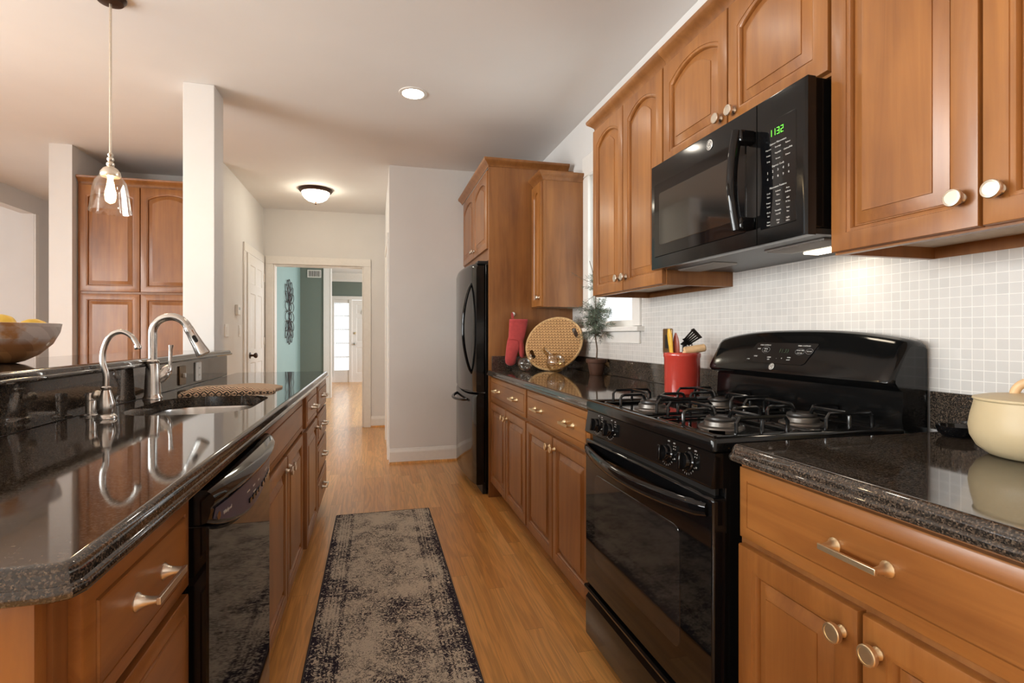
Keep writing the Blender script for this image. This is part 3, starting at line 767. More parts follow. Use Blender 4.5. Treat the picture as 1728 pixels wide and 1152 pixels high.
# ================================================================ PANTRY
t = thing('pantry_cabinet', 'tall four-door wooden pantry cabinet behind the white column', 'cabinet', (-2.352, 5.07, 0), 0)
Wp = 0.90; bm = BM()
box(bm, 0, 0.02, 0.0185, 0.63, 0, 2.43); box(bm, Wp - 0.02, Wp, 0.0185, 0.63, 0, 2.43); box(bm, 0.02, Wp - 0.02, 0.61, 0.63, 0, 2.43); box(bm, 0.02, Wp - 0.02, 0.0185, 0.61, 2.41, 2.43); box(bm, 0.02, Wp - 0.02, 0.0185, 0.61, 0.1, 0.118)
part('carcass', bm, M_CASE, t)
part('face_frame', face_frame_bm(Wp, 0.1, 2.43, [1.515], [Wp / 2]), M_CASE, t)
for x0, x1 in ((0.02, 0.447), (0.453, 0.88)):
    part('door', door_bm(x0, x1, 1.525, 2.40, rise=0.045), M_WOOD, t)
    part('door', door_bm(x0, x1, 0.12, 1.505), M_WOOD, t)
part('crown_moulding', crown_path_bm([((0, 0), (0, -1)), ((Wp, 0), (0, -1))], [(o, z + 2.416) for o, z in CROWN], 0), M_CASE, t)

# ================================================================ ISLAND
IX = -0.35
t = base_cabinet('base_cabinet', 'three-drawer wooden island cabinet at the near end beside the dishwasher', (IX, 0.70, 0), LEFT, 0.405, 0.545,
             [('drawer', 0.03, 0.398, 0.695, 0.862, 1), ('drawer', 0.03, 0.398, 0.41, 0.680, 1), ('drawer', 0.03, 0.398, 0.118, 0.395, 1)], grp='island cabinets', hw=M_NICKEL)
bm = door_bm(0.0, 0.54, 0.105, 0.870); bm.transform(Matrix.Translation((0, 0.545, 0)) @ Matrix.Rotation(-pi / 2, 4, 'Z'))
part('end_panel', bm, M_WOOD, t)
base_cabinet('base_cabinet', 'wooden island sink cabinet with two doors next to the dishwasher', (IX, 1.735, 0), LEFT, 0.96, 0.545,
             [('false', 0.012, 0.948, 0.705, 0.862, 0), ('door', 0.012, 0.475, 0.118, 0.688, 'r'), ('door', 0.485, 0.948, 0.118, 0.688, 'l')], grp='island cabinets', hw=M_NICKEL)
base_cabinet('base_cabinet', 'narrow island cabinet with one door between sink cabinet and far drawers', (IX + 0.012, 2.70, 0), LEFT, 0.525, 0.557,
             [('drawer', 0.03, 0.505, 0.705, 0.862, 1), ('door', 0.03, 0.505, 0.118, 0.688, 'r')], grp='island cabinets', hw=M_NICKEL)
base_cabinet('base_cabinet', 'four-drawer wooden island cabinet at the far end of the island', (IX + 0.012, 3.23, 0), LEFT, 0.60, 0.557,
             [('drawer', 0.03, 0.585, 0.705, 0.862, 1), ('drawer', 0.03, 0.585, 0.52, 0.690, 1), ('drawer', 0.03, 0.585, 0.32, 0.505, 1), ('drawer', 0.03, 0.585, 0.118, 0.305, 1)], grp='island cabinets', hw=M_NICKEL)
SX0, SX1, SY0, SY1 = -0.785, -0.405, 1.84, 2.36
hole = rrect(SX0, SX1, SY0, SY1, 0.13, 8)
ch = 0.025
isl = [(-0.90, 0.655), (-0.305 - ch, 0.655), (-0.305 - 0.007, 0.655 + 0.007), (-0.305, 0.655 + ch), (-0.305, 3.86 - 0.05), (-0.305 - 0.05, 3.86), (-0.90, 3.86)]
worktop('countertop', 'long polished granite island countertop with the undermount sink cut out', isl, CT0, CT1, [(-0.90, -0.88, 0.66, 3.58, 0.9145, 1.038)], hole)
t = thing('bar_top', 'raised granite bar ledge above the island carrying the fruit bowl', 'countertop', (-1.09, 2.0, 1.04))
part('stone_slab', slab_bm([(-1.33, 0.45), (-0.85, 0.45), (-0.85, 3.575), (-1.33, 3.575)], 1.04, 1.072, r=0.010), M_GRAN, t, world=True)
struct('wall_knee', box(BM(), -1.06, -0.902, 0.66, 3.582, 0, 1.038), M_WALL)

# sink
t = thing('sink', 'stainless steel undermount sink bowl in the granite island countertop', 'sink', ((SX0 + SX1) / 2, (SY0 + SY1) / 2, 0.68))
bm = BM(); R = []
for ins, z in ((-0.02, 0.874), (0.004, 0.874), (0.006, 0.866), (0.012, 0.74), (0.022, 0.705), (0.05, 0.690), (0.10, 0.686)):
    R.append([Vector((p[0], p[1], z)) for p in offset_poly(hole, ins)])
rings(bm, R, False, True)
part('bowl', bm, M_STEEL, t, world=True)
part('drain', lathe(BM(), [(0, 0.687), (0.045, 0.687), (0.043, 0.690), (0.03, 0.688), (0, 0.688)], 24, Matrix.Translation((-0.595, 2.1, 0))), M_STEEL, t, world=True)

# main faucet
FX, FY = -0.835, 2.33
t = thing('kitchen_faucet', 'tall arched brushed steel pull-down faucet with side lever at the sink', 'faucet', (FX, FY, CT1 + 0.0008))
part('base_body', lathe(BM(), [(0, 0), (0.033, 0), (0.033, 0.006), (0.029, 0.012), (0.028, 0.02), (0.0265, 0.06), (0.0225, 0.13), (0.021, 0.136), (0.0225, 0.139), (0.0225, 0.146), (0.019, 0.149), (0.0175, 0.152), (0, 0.152)], 28), M_STEEL, t)
u = Vector((0.94, 0.0, 0)).normalized()
path = [Vector((0, 0, 0.148)), Vector((0, 0, 0.25))]
rc_ = 0.063; 
for i in range(0, 19):
    a = pi - (pi * 0.90) * i / 18
    path.append(u * (rc_ + rc_ * cos(a)) + Vector((0, 0, 0.256 + rc_ * sin(a))))
part('spout', tube(BM(), path, 0.0150, 16), M_STEEL, t)
e0 = path[-1]; dr = (path[-1] - path[-2]).normalized(); dr = (dr + Vector((0.10, 0, 0))).normalized()
Mh = Matrix.Translation(e0) @ dr.to_track_quat('Z', 'Y').to_matrix().to_4x4()
sp = part('spray_head', lathe(BM(), [(0, -0.002), (0.0165, -0.002), (0.0175, 0.004), (0.0175, 0.02), (0.0170, 0.022), (0.0215, 0.08), (0.0255, 0.112), (0.0255, 0.118), (0.021, 0.121), (0, 0.121)], 24, Mh), M_STEEL, t)
Mb = Mh @ Matrix.Translation((0, 0, 0.055))
bm = BM(); q = rrect(-0.007, 0.007, -0.016, 0.016, 0.0065, 4)
side = (Mh.to_3x3().inverted() @ Vector((0.35, -0.94, 0.05))).normalized()
ang_ = math.atan2(side.y, side.x)
Mx = Mh @ Matrix.Rotation(ang_, 4, 'Z') @ Matrix.Translation((0.0195, 0, 0.052)) @ Matrix.Rotation(pi / 2, 4, 'Y')
rings(bm, [[Mx @ Vector((p[1], p[0], -0.002)) for p in q], [Mx @ Vector((p[1] * 0.9, p[0] * 0.9, 0.0045)) for p in q]])
part('spray_button', bm, M_RUBBER, sp)
hp = Vector((0.052, 0.03, 0.066))
Mv = Matrix.Translation(Vector((0.014, 0.012, 0.062))) @ Vector((0.34, 0.30, 0.66)).to_track_quat('Z', 'Y').to_matrix().to_4x4()
lv = part('handle_ball', lathe(BM(), [(0, -0.004), (0.012, 0), (0.019, 0.014), (0.0235, 0.034), (0.0235, 0.04), (0.0215, 0.043), (0.0215, 0.046), (0.022, 0.052), (0.017, 0.066), (0.009, 0.078), (0, 0.08)], 22, Mv), M_STEEL, t)
tip = Mv @ Vector((0, 0, 0.070))
part('lever', sweep(BM(), [tip, tip + Vector((0.004, 0.002, 0.03)), tip + Vector((0.005, 0.002, 0.07)), tip + Vector((0.006, 0.003, 0.082)), tip + Vector((0.006, 0.003, 0.088))], circ(0.0075, 14), [1.1, 0.85, 0.9, 1.15, 1.2]), M_STEEL, lv)

# filtered-water faucet
t = thing('filter_faucet', 'slim swan-neck brushed steel water faucet with pear-shaped base near the bowl', 'faucet', (-0.772, 1.815, CT1 + 0.0008))
part('base_body', lathe(BM(), [(0, 0), (0.028, 0), (0.028, 0.004), (0.024, 0.010), (0.019, 0.013), (0.021, 0.018), (0.0235, 0.032), (0.0225, 0.045), (0.016, 0.068), (0.0115, 0.083), (0.0130, 0.086), (0.0130, 0.092), (0.009, 0.095), (0, 0.095)], 28), M_STEEL, t)
P = smooth_path([(0, 0, 0.09), (0.0, 0, 0.13), (-0.008, 0, 0.165), (-0.006, 0, 0.205), (0.010, 0, 0.243), (0.038, 0, 0.257), (0.064, 0, 0.245), (0.079, 0, 0.222), (0.082, 0, 0.213)], 6)
n = len(P)
sp = part('spout', sweep(BM(), P, circ(0.0088, 14), [0.95 if i < 6 else 1.0 - 0.25 * i / n for i in range(n)], up=Vector((0, 1, 0))), M_STEEL, t)
tipd = (P[-1] - P[-2]).normalized()
part('nozzle', lathe(BM(), [(0, -0.004), (0.0085, -0.004), (0.0098, 0.0), (0.0098, 0.005), (0.0085, 0.009), (0, 0.009)], 18, Matrix.Translation(P[-1]) @ tipd.to_track_quat('Z', 'Y').to_matrix().to_4x4()), M_STEEL, sp)
Mk = Matrix.Translation((-0.022, 0.008, 0.066)) @ Vector((-0.75, 0.2, 0.35)).to_track_quat('Z', 'Y').to_matrix().to_4x4()
part('tap_handle', lathe(BM(), [(0, -0.022), (0.006, -0.022), (0.006, -0.004), (0.012, 0.0), (0.0145, 0.006), (0.013, 0.012), (0.009, 0.016), (0, 0.018)], 16, Mk), M_NICKEL, t)
# air gap / soap cap
t = thing('air_gap', 'short chrome cylinder cap standing left of the slim water faucet', 'air gap', (-0.842, 1.885, CT1 + 0.0008))
part('flange', lathe(BM(), [(0, 0), (0.027, 0), (0.027, 0.003), (0.020, 0.007), (0, 0.007)], 24), M_STEEL, t)
part('cap_body', lathe(BM(), [(0, 0.007), (0.0135, 0.007), (0.0135, 0.044), (0.0125, 0.046), (0.0145, 0.048), (0.0145, 0.066), (0.0125, 0.070), (0, 0.071)], 24), M_STEEL, t)
# ================================================================ RANGE
def fm(x, z, y, s=1.0):     # text matrix on a local front plane at y
    return Matrix.Translation((x, y, z)) @ FRONT
W = 0.765
st = thing('gas_range', 'black freestanding gas range with four burners between the base cabinets', 'stove', (0.765, 1.832, 0), RIGHT)
part('oven_body', box(BM(), 0.004, W - 0.004, 0.035, 0.64, 0.035, 0.884, 0.004), M_BLACK, st)
bm = BM()
for x in (0.05, W - 0.05):
    for y in (0.09, 0.60): lathe(bm, [(0, 0), (0.018, 0), (0.018, 0.008), (0.01, 0.012), (0.01, 0.036), (0, 0.036)], 12, Matrix.Translation((x, y, 0)))
part('levelling_feet', bm, M_RUBBER, st)
# cooktop tray
bm = BM(); R = []
cp = rrect(0.0, W, 0.0, 0.585, 0.012, 4)
for ins, z in ((0.006, 0.884), (0, 0.888), (0, 0.912), (0.003, 0.918), (0.009, 0.921), (0.022, 0.921), (0.030, 0.916), (0.036, 0.908), (0.045, 0.906)):
    R.append([Vector((p[0], p[1], z)) for p in offset_poly(cp, ins)])
rings(bm, R); part('cooktop', bm, M_BLACK, st)
# control panel (slanted)
bm = BM(); extrude_poly(bm, [(0.012, 0.883), (0.008, 0.882), (-0.004, 0.806), (0.0, 0.800), (0.05, 0.800), (0.05, 0.883)], 'x', 0.003, W - 0.003)
cpn = part('control_panel', bm, M_BLACK, st, ang=20)
KN = Matrix.Rotation(pi / 2 - 0.155, 4, 'X')
def pan_y(z): return 0.008 - 0.012 * (0.882 - z) / 0.076
for x in (0.108, 0.212, 0.566, 0.662):
    z = 0.8425; M = Matrix.Translation((x, pan_y(z), z)) @ KN
    k = part('knob', lathe(BM(), [(0, 0), (0.0255, 0), (0.0255, 0.003), (0.0225, 0.006), (0.021, 0.016), (0.0195, 0.019), (0, 0.019)], 28, M), M_BLACKG, cpn)
    bm = BM(); box(bm, -0.0055, 0.0055, -0.021, 0.021, 0.017, 0.031, 0.003); bm.transform(M @ Matrix.Rotation(0.12, 4, 'Z'))
    part('grip', bm, M_BLACKG, k)
    lines = []
    MT = Matrix.Translation((x, pan_y(z) - 0.0006, z)) @ KN
    lines.append(('OFF', 0.006, MT @ Matrix.Translation((-0.002, 0.0325, 0))))
    lines.append(('LITE', 0.005, MT @ Matrix.Translation((0.025, 0.031, 0))))
    lines.append(('LO', 0.0055, MT @ Matrix.Translation((-0.036, -0.012, 0))))
    lines.append(('HI', 0.0055, MT @ Matrix.Translation((0.036, -0.008, 0))))
    for q in range(9):
        a = radians(-20 - q * 17); lines.append(('|', 0.005, MT @ Matrix.Translation((0.0305 * cos(a), 0.0305 * sin(a), 0)) @ Matrix.Rotation(a + pi / 2, 4, 'Z')))
    for dx, dz in ((0.022, 0.024), (0.030, 0.024), (0.022, 0.017), (0.030, 0.017)): lines.append(('o', 0.0065, MT @ Matrix.Translation((dx + 0.003, dz, 0))))
    text_mesh(lines, M_PRINT, 'printed_lettering', cpn)
# oven door
bm = BM(); R = []
dp = rrect(0.0, W, 0.245, 0.778, 0.010, 4)
for ins, y in ((0.0, 0.034), (0.0, 0.004), (0.003, 0.0), (0.006, -0.001)):
    R.append([Vector((p[0], y, p[1])) for p in offset_poly(dp, ins)])
rings(bm, R)
od = part('oven_door', bm, M_BLACKG, st)
M_OVGL = simple('oven_window_glass', (0.016, 0.014, 0.014), 0.05, spec=0.6, vary=0.0)
bm = BM(); wp = rrect(0.085, W - 0.135, 0.345, 0.665, 0.03, 5); 
rings(bm, [[Vector((p[0], -0.001, p[1])) for p in wp], [Vector((p[0], -0.0022, p[1])) for p in offset_poly(wp, 0.002)]])
part('window', bm, M_OVGL, od, 'dark grey oven window')
# bowed handle
P = []
for i in range(25):
    t_ = i / 24; a = sin(pi * t_) ** 0.75 if 0 < t_ < 1 else 0
    P.append((0.018 + (W - 0.036) * t_, -0.004 - 0.042 * a, 0.748 - 0.014 * a))
bm = BM(); sweep(bm, P, [(0.0 + 0.020 * cos(b_), 0.011 * sin(b_)) for b_ in [2 * pi * i / 14 for i in range(14)]], [0.8] + [1.0] * 23 + [0.8], up=Vector((0, -1, 0)))
part('handle', bm, M_BLACKG, od)
bm = BM(); R = []
vp = rrect(0.02, W - 0.02, 0.776, 0.797, 0.004, 3)
rings(bm, [[Vector((p[0], 0.02, p[1])) for p in vp], [Vector((p[0], 0.03, p[1])) for p in vp]])
part('vent_strip', bm, M_RUBBER, st)
# storage drawer
bm = BM(); extrude_poly(bm, [(0.034, 0.05), (0.002, 0.05), (0.0, 0.056), (0.0, 0.188), (0.014, 0.205), (0.012, 0.216), (-0.006, 0.222), (-0.008, 0.230), (-0.003, 0.236), (0.034, 0.236)], 'x', 0.002, W - 0.002)
part('storage_drawer', bm, M_BLACK, st, ang=25)
# backguard
bm = BM(); R = []
for x, e in ((0.0, 0.022), (0.004, 0.008), (0.012, 0.002), (0.03, 0.0)) + tuple((0.03 + (W - 0.06) * i / 16, 0.0) for i in range(1, 16)) + ((W - 0.03, 0.0), (W - 0.012, 0.002), (W - 0.004, 0.008), (W, 0.022)):
    q = (x - W / 2) / (W / 2); arch = 0.030 * (1 - abs(q) ** 2.6) - e * 0.7
    ef = e
    sec = [(0.600, 0.905), (0.572, 0.912), (0.566, 0.935), (0.570, 1.012), (0.556, 1.020), (0.530 + ef, 1.026), (0.522 + ef, 1.036), (0.524 + ef, 1.048), (0.570 + ef * 0.5, 1.128 + arch * 0.9), (0.582 + ef * 0.4, 1.141 + arch), (0.600, 1.148 + arch), (0.640, 1.146 + arch), (0.652, 1.138 + arch), (0.652, 0.905)]
    R.append([Vector((x, y, z)) for y, z in sec])
rings(bm, R)
bg = part('backguard', bm, M_BLACK, st, ang=40)
sl = math.atan2(0.046, 0.080)
def bgM(x, z):      # point on slanted console face
    t_ = (z - 1.048) / (1.128 + 0.026 - 1.048); return Matrix.Translation((x, 0.524 + 0.046 * t_ - 0.0012, z)) @ Matrix.Rotation(-0.40, 4, 'X') @ FRONT
Mc = bgM(0.36, 1.104)
dpoly = [(-0.155, -0.042), (0.105, -0.042), (0.118, -0.036), (0.150, 0.030), (0.145, 0.034), (-0.115, 0.034), (-0.122, 0.030), (-0.160, -0.036)]
bm = BM(); rings(bm, [[Mc @ Vector((p[0], p[1], -0.003)) for p in dpoly], [Mc @ Vector((p[0], p[1], 0.0015)) for p in offset_poly(dpoly, 0.001)]])
dpn = part('display_panel', bm, M_BLACKG, bg)
T = lambda x, y: Mc @ Matrix.Translation((x, y, 0.0019))
lines = [('OVEN CONTROLS', 0.0062, T(-0.075, 0.024)), ('TIMER CONTROLS', 0.0062, T(0.095, 0.024)), ('BAKE', 0.006, T(-0.100, 0.010)), ('BROIL', 0.006, T(-0.066, 0.010)),
         ('HI / LO', 0.005, T(-0.066, 0.002)), ('COOK TIME', 0.0055, T(0.085, 0.008)), ('ON / OFF', 0.005, T(0.085, -0.001)), ('CLOCK', 0.006, T(0.122, 0.006)), ('START', 0.006, T(-0.105, -0.018)),
         ('CLEAR', 0.006, T(-0.040, -0.020)), ('OFF', 0.006, T(-0.040, -0.028)), ('-', 0.009, T(-0.005, -0.022)), ('+', 0.009, T(0.018, -0.022)), ('OVEN', 0.0055, T(0.048, -0.018)), ('LIGHT', 0.0055, T(0.048, -0.026)), ('LOCK', 0.005, T(-0.137, -0.030))]
text_mesh(lines, M_PRINT, 'printed_lettering', dpn)
text_mesh([('11:33', 0.020, T(0.018, 0.004))], simple('dim_display', (0.03, 0.055, 0.03), 0.4, vary=0.0), 'clock_digits', dpn)
bm = BM()
for x, y, rx, ry in ((-0.066, 0.007, 0.018, 0.011), (0.085, 0.004, 0.019, 0.010), (0.122, 0.006, 0.014, 0.009)):
    sweep(bm, [T(x + rx * cos(a), y + ry * sin(a)) @ Vector((0, 0, 0)) for a in [2 * pi * i / 24 for i in range(24)]], circ(0.0005, 4), closed=True, up=Vector((0, -1, 0)))
part('button_outlines', bm, M_PRINTD, dpn)

def emblem(name, M, r, parent):
    """round silvery maker's badge with the two script letters and a rim."""
    e = part(name, lathe(BM(), [(0, 0), (r, 0), (r, 0.0012), (r * 0.92, 0.002), (0, 0.0021)], 32, M), simple('badge_silver', (0.72, 0.70, 0.66), 0.35, metal=0.6, vary=0.0), parent, 'round silver badge')
    bm = BM()
    for rr in (0.80,):
        sweep(bm, [M @ Vector((r * rr * cos(a), r * rr * sin(a), 0.0022)) for a in [2 * pi * i / 28 for i in range(28)]], circ(r * 0.035, 5), closed=True, up=M.to_3x3() @ Vector((0, 0, 1)))
    for k in range(4):
        a0 = k * pi / 2 + 0.35
        sweep(bm, [M @ Vector((r * (0.62 + 0.10 * sin(q * 1.2)) * cos(a0 + q * 0.22), r * (0.62 + 0.10 * sin(q * 1.2)) * sin(a0 + q * 0.22), 0.0022)) for q in range(5)], circ(r * 0.03, 5))
    o = part('badge_ornament', bm, M_BLACKM, e)
    text_mesh([('GE', r * 0.85, M @ Matrix.Translation((0, 0, 0.0022)))], M_BLACKM, 'badge_letters', e)
    return e
emblem('badge', bgM(0.345, 1.056), 0.0115, bg)

# burners and grates
BUR = [(0.195, 0.165), (0.57, 0.165), (0.195, 0.435), (0.57, 0.435)]
M_BURN = simple('burner_cap', (0.05, 0.045, 0.042), 0.3, metal=0.3)
M_ALU = simple('burner_base', (0.16, 0.145, 0.13), 0.35, metal=0.8)
for x, y in BUR:
    b_ = part('burner', lathe(BM(), [(0, 0.904), (0.062, 0.904), (0.060, 0.910), (0.047, 0.913), (0.045, 0.924), (0.040, 0.927), (0, 0.927)], 32, Matrix.Translation((x, y, 0))), M_ALU, st)
    part('burner_cap', lathe(BM(), [(0, 0.927), (0.038, 0.927), (0.040, 0.930), (0.039, 0.935), (0.034, 0.938), (0, 0.939)], 32, Matrix.Translation((x, y, 0))), M_BURN, b_)
def grate_bm(x, y, a=0.155, b=0.122):
    bm = BM(); r = 0.0052; zb, zt = 0.9125, 0.957
    loop = [Vector((x + p[0], y + p[1], zb)) for p in rrect(-a, a, -b, b, 0.035, 5)]
    tube(bm, loop, r, 8, closed=True)
    def finger(dx, dy, L, inner):
        d = Vector((dx, dy, 0)); o = Vector((x, y, 0))
        p = [o + d * L + Vector((0, 0, zb)), o + d * L + Vector((0, 0, zt - 0.010)), o + d * (L - 0.004) + Vector((0, 0, zt - 0.003)), o + d * (L - 0.013) + Vector((0, 0, zt)),
             o + d * (inner + 0.013) + Vector((0, 0, zt)), o + d * (inner + 0.004) + Vector((0, 0, zt - 0.003)), o + d * inner + Vector((0, 0, zt - 0.010)), o + d * (inner - 0.004) + Vector((0, 0, 0.938))]
        tube(bm, p, r * 0.95, 8)
    finger(1, 0, a, 0.034); finger(-1, 0, a, 0.034); finger(0, 1, b, 0.034); finger(0, -1, b, 0.034)
    for s in (-1, 1):
        p = [Vector((x + s * a, y - b * 0.62, zb)), Vector((x + s * a, y - b * 0.62, zt - 0.012)), Vector((x + s * a, y - b * 0.62 + 0.010, zt)), Vector((x + s * a, y + b * 0.62 - 0.010, zt)), Vector((x + s * a, y + b * 0.62, zt - 0.012)), Vector((x + s * a, y + b * 0.62, zb))]
        tube(bm, p, r * 0.95, 8)
    return bm
M_GRATE = simple('black_grate', (0.010, 0.010, 0.010), 0.16, spec=0.6, vary=0.0)
for i, (x, y) in enumerate(BUR): part('grate', grate_bm(x, y + 0.004), M_GRATE, st)
# salt and pepper-like chrome spots at the back are reflections; nothing built there

# ================================================================ MICROWAVE
mw = thing('microwave', 'black over-the-range microwave oven hung under the short wall cabinet', 'microwave', (1.05, 1.855, 1.415), RIGHT)
H = 0.402
part('case', box(BM(), 0.004, W - 0.004, 0.028, 0.388, 0.02, H, 0.003), M_BLACK, mw)
bm = BM(); R = []
def front_panel(x0, x1, z0, z1, rl, rr):
    bm = BM(); R = []
    for y, ins in ((0.03, 0.0), (0.006, 0.0), (0.001, 0.003), (0.0, 0.007)):
        R.append([Vector((x0 + ins * rl, y, z0 + ins * 0.5)), Vector((x1 - ins * rr, y, z0 + ins * 0.5)), Vector((x1 - ins * rr, y, z1 - ins)), Vector((x0 + ins * rl, y, z1 - ins))])
    rings(bm, R); return bm
md = part('door', front_panel(0, 0.588, 0.0, H, 1, 0.15), M_BLACK, mw)
# door window: recessed frame then smoked glass
M_MWGL = simple('microwave_window', (0.010, 0.009, 0.008), 0.05, spec=0.9, coat=0.6, vary=0.0)
bm = BM(); fp = rrect(0.028, 0.545, 0.045, 0.325, 0.006, 3)
rings(bm, [[Vector((p[0], 0.0005, p[1])) for p in fp], [Vector((p[0], -0.003, p[1])) for p in offset_poly(fp, 0.002)]])
fr_ = part('window_frame', bm, M_BLACKG, md)
bm = BM(); gp = rrect(0.065, 0.50, 0.088, 0.285, 0.01, 4)
rings(bm, [[Vector((p[0], -0.003, p[1])) for p in gp], [Vector((p[0], -0.0038, p[1])) for p in offset_poly(gp, 0.001)]])
part('window', bm, M_MWGL, fr_)
P = []
for i in range(19):
    t_ = i / 18; a = sin(pi * t_)
    P.append((0.566 - 0.004 * a, -0.046 - 0.016 * a, 0.047 + 0.281 * t_))
bm = BM(); sweep(bm, P, [(0.0125 * cos(b_), 0.0165 * sin(b_)) for b_ in [2 * pi * i / 14 for i in range(14)]], up=Vector((0, -1, 0)))
for z in (0.064, 0.311): box(bm, 0.549, 0.585, -0.050, 0.0, z - 0.018, z + 0.018, 0.006)
part('handle', bm, M_BLACKG, md)
emblem('badge', Matrix.Translation((0.372, -0.0005, 0.362)) @ FRONT, 0.0165, md)
mp_ = part('control_panel', front_panel(0.590, W, 0.0, H, 0.15, 1.6), M_BLACK, mw)
bm = BM(); kp = rrect(0.604, 0.735, 0.040, 0.330, 0.004, 3)
rings(bm, [[Vector((p[0], 0.0005, p[1])) for p in kp], [Vector((p[0], -0.0018, p[1])) for p in offset_poly(kp, 0.0015)]])
kpd = part('keypad', bm, M_BLACKG, mp_)
M_GREEN = emit('green_digits', (0.16, 0.9, 0.06), 0.75)
SEG = {'1': 'bc', '3': 'abgcd', '2': 'abged'}
bm = BM()
def seg7(bm, ch, x, z, w=0.009, h=0.018, t=0.0014):
    m = z + h / 2; S = {'a': (x, x + w, z + h - t, z + h), 'g': (x, x + w, m - t / 2, m + t / 2), 'd': (x, x + w, z, z + t), 'b': (x + w - t, x + w, m, z + h), 'c': (x + w - t, x + w, z, m), 'f': (x, x + t, m, z + h), 'e': (x, x + t, z, m)}
    for s in SEG[ch]: a = S[s]; box(bm, a[0], a[1], -0.0024, -0.0018, a[2], a[3])
for ch_, x in zip('1132', (0.640, 0.653, 0.668, 0.682)): seg7(bm, ch_, x, 0.287)
part('clock_digits', bm, M_GREEN, kpd, 'green glowing digits')
T = lambda x, z: Matrix.Translation((x, -0.0019, z)) @ FRONT
lines = [('Sensor Microwave', 0.0080, T(0.672, 0.266)), ('Express Cook', 0.0075, T(0.672, 0.205)), ('Microwave Features', 0.0075, T(0.672, 0.147))]
rows = [(0.254, ('Popcorn', 'Beverage', 'Reheat')), (0.238, ('Potato', 'Vegetable', 'Chicken/Fish')), (0.222, ('Soup', 'Frozen', 'Dinner')), (0.134, ('Cook', 'Defrost', 'Auto')), (0.124, ('Time', 'Time', 'Defrost')),
        (0.108, ('Power', 'Kitchen', 'Add')), (0.098, ('Level', 'Timer', '30 Sec.')), (0.082, ('Clock', 'Turntable', 'Vent')), (0.072, ('Set', 'On/Off', 'Fan')), (0.056, ('Start', 'Clear', 'Light')), (0.048, ('Pause', 'Off', 'Hi/Lo'))]
for z, ws in rows:
    for x, w_ in zip((0.637, 0.672, 0.707), ws): lines.append((w_, 0.0058, T(x, z)))
for z, ds in ((0.191, '12345'), (0.174, '67890')):
    for i, d_ in enumerate(ds): lines.append((d_, 0.0095, T(0.634 + 0.019 * i, z)))
text_mesh(lines, M_PRINT, 'printed_lettering', kpd)
# underside: grille, lamp
part('bottom_plate', box(BM(), 0.006, W - 0.006, 0.03, 0.385, 0.004, 0.019, 0.002), simple('underside_dark', (0.035, 0.033, 0.03), 0.35), mw)
M_MESHF = simple('filter_mesh', (0.42, 0.40, 0.38), 0.4, metal=0.6)
for x0 in (0.03, 0.50):
    bm = BM()
    box(bm, x0, x0 + 0.22, 0.10, 0.20, -0.001, 0.004, 0.001)
    for i in range(24):
        xx = x0 + 0.006 + i * 0.009; box(bm, xx, xx + 0.003, 0.104, 0.196, -0.003, -0.001)
    part('grease_filter', bm, M_MESHF, mw)

M_LAMPW = emit('lamp_lens_warm', (1.0, 0.86, 0.66), 4.0)
part('lamp_lens', box(BM(), 0.50, 0.63, 0.245, 0.30, -0.002, 0.005, 0.001), M_LAMPW, mw, 'lit lamp lens')
area('microwave_lamp', (1.05 + 0.272, 1.855 - 0.565, 1.409), (0, 0, 0), 0.05, 0.12, 0.16, (1.0, 0.84, 0.64))

# ================================================================ DISHWASHER
Wd = 0.608
dw = thing('dishwasher', 'black built-in dishwasher with bowed control console in the island', 'dishwasher', (-0.35, 1.112, 0), LEFT)
part('tub', box(BM(), 0.0, Wd, 0.005, 0.54, 0.10, 0.868, 0.002), M_RUBBER, dw)
part('toe_kick', box(BM(), 0, Wd, 0.05, 0.06, 0.0, 0.10), M_RUBBER, dw)
NX = 20
def dwz(t_): return 0.800 - 0.062 * sin(pi * t_) ** 0.9 if 0 < t_ < 1 else 0.800
bm = BM(); front = [(0.0, 0.115), (Wd, 0.115)]
R0 = [Vector((0.003, 0, 0.115))] ; 
poly = [(0.002, 0.115), (Wd - 0.002, 0.115)] + [(0.002 + (Wd - 0.004) * (1 - i / NX), dwz(1 - i / NX) - 0.004) for i in range(NX + 1)]
rings(bm, [[Vector((p[0], 0.004, p[1])) for p in poly], [Vector((p[0], -0.040, p[1])) for p in poly], [Vector((p[0], -0.044, p[1])) for p in offset_poly(poly, 0.004)]])
part('door_panel', bm, M_BLACKG, dw)
# console: lens shaped, bulging outward, top overhang as grip
bm = BM(); R = []
for i in range(NX + 1):
    t_ = i / NX; x = 0.001 + (Wd - 0.002) * t_; a = sin(pi * t_) ** 0.8 if 0 < t_ < 1 else 0
    zl = dwz(t_); yo = -0.044 - 0.020 * a
    sec = [(0.004, zl), (yo + 0.012, zl), (yo + 0.003, zl + 0.004), (yo, zl + 0.010), (yo - 0.004, 0.824), (yo - 0.004, 0.831), (yo - 0.010 - 0.010 * a, 0.839), (yo - 0.012 - 0.012 * a, 0.849), (yo - 0.006 - 0.008 * a, 0.858), (yo + 0.006, 0.866), (0.004, 0.867)]
    R.append([Vector((x, y, z)) for y, z in sec])
rings(bm, R)
cs = part('control_console', bm, M_BLACKG, dw, ang=50)
M_DWP = simple('console_slate', (0.055, 0.060, 0.115), 0.3, spec=0.4, vary=0.0)
bm = BM(); up_, lo_ = [], []
for i in range(NX + 1):
    t_ = 0.03 + 0.94 * i / NX; x = 0.001 + (Wd - 0.002) * t_; a = sin(pi * t_) ** 0.8
    yo = -0.044 - 0.020 * a; zl = dwz(t_)
    lo_.append(Vector((x, yo - 0.0018, zl + 0.012))); up_.append(Vector((x, yo - 0.0062, 0.826)))
rings(bm, [lo_, up_], False, False, closed=False)
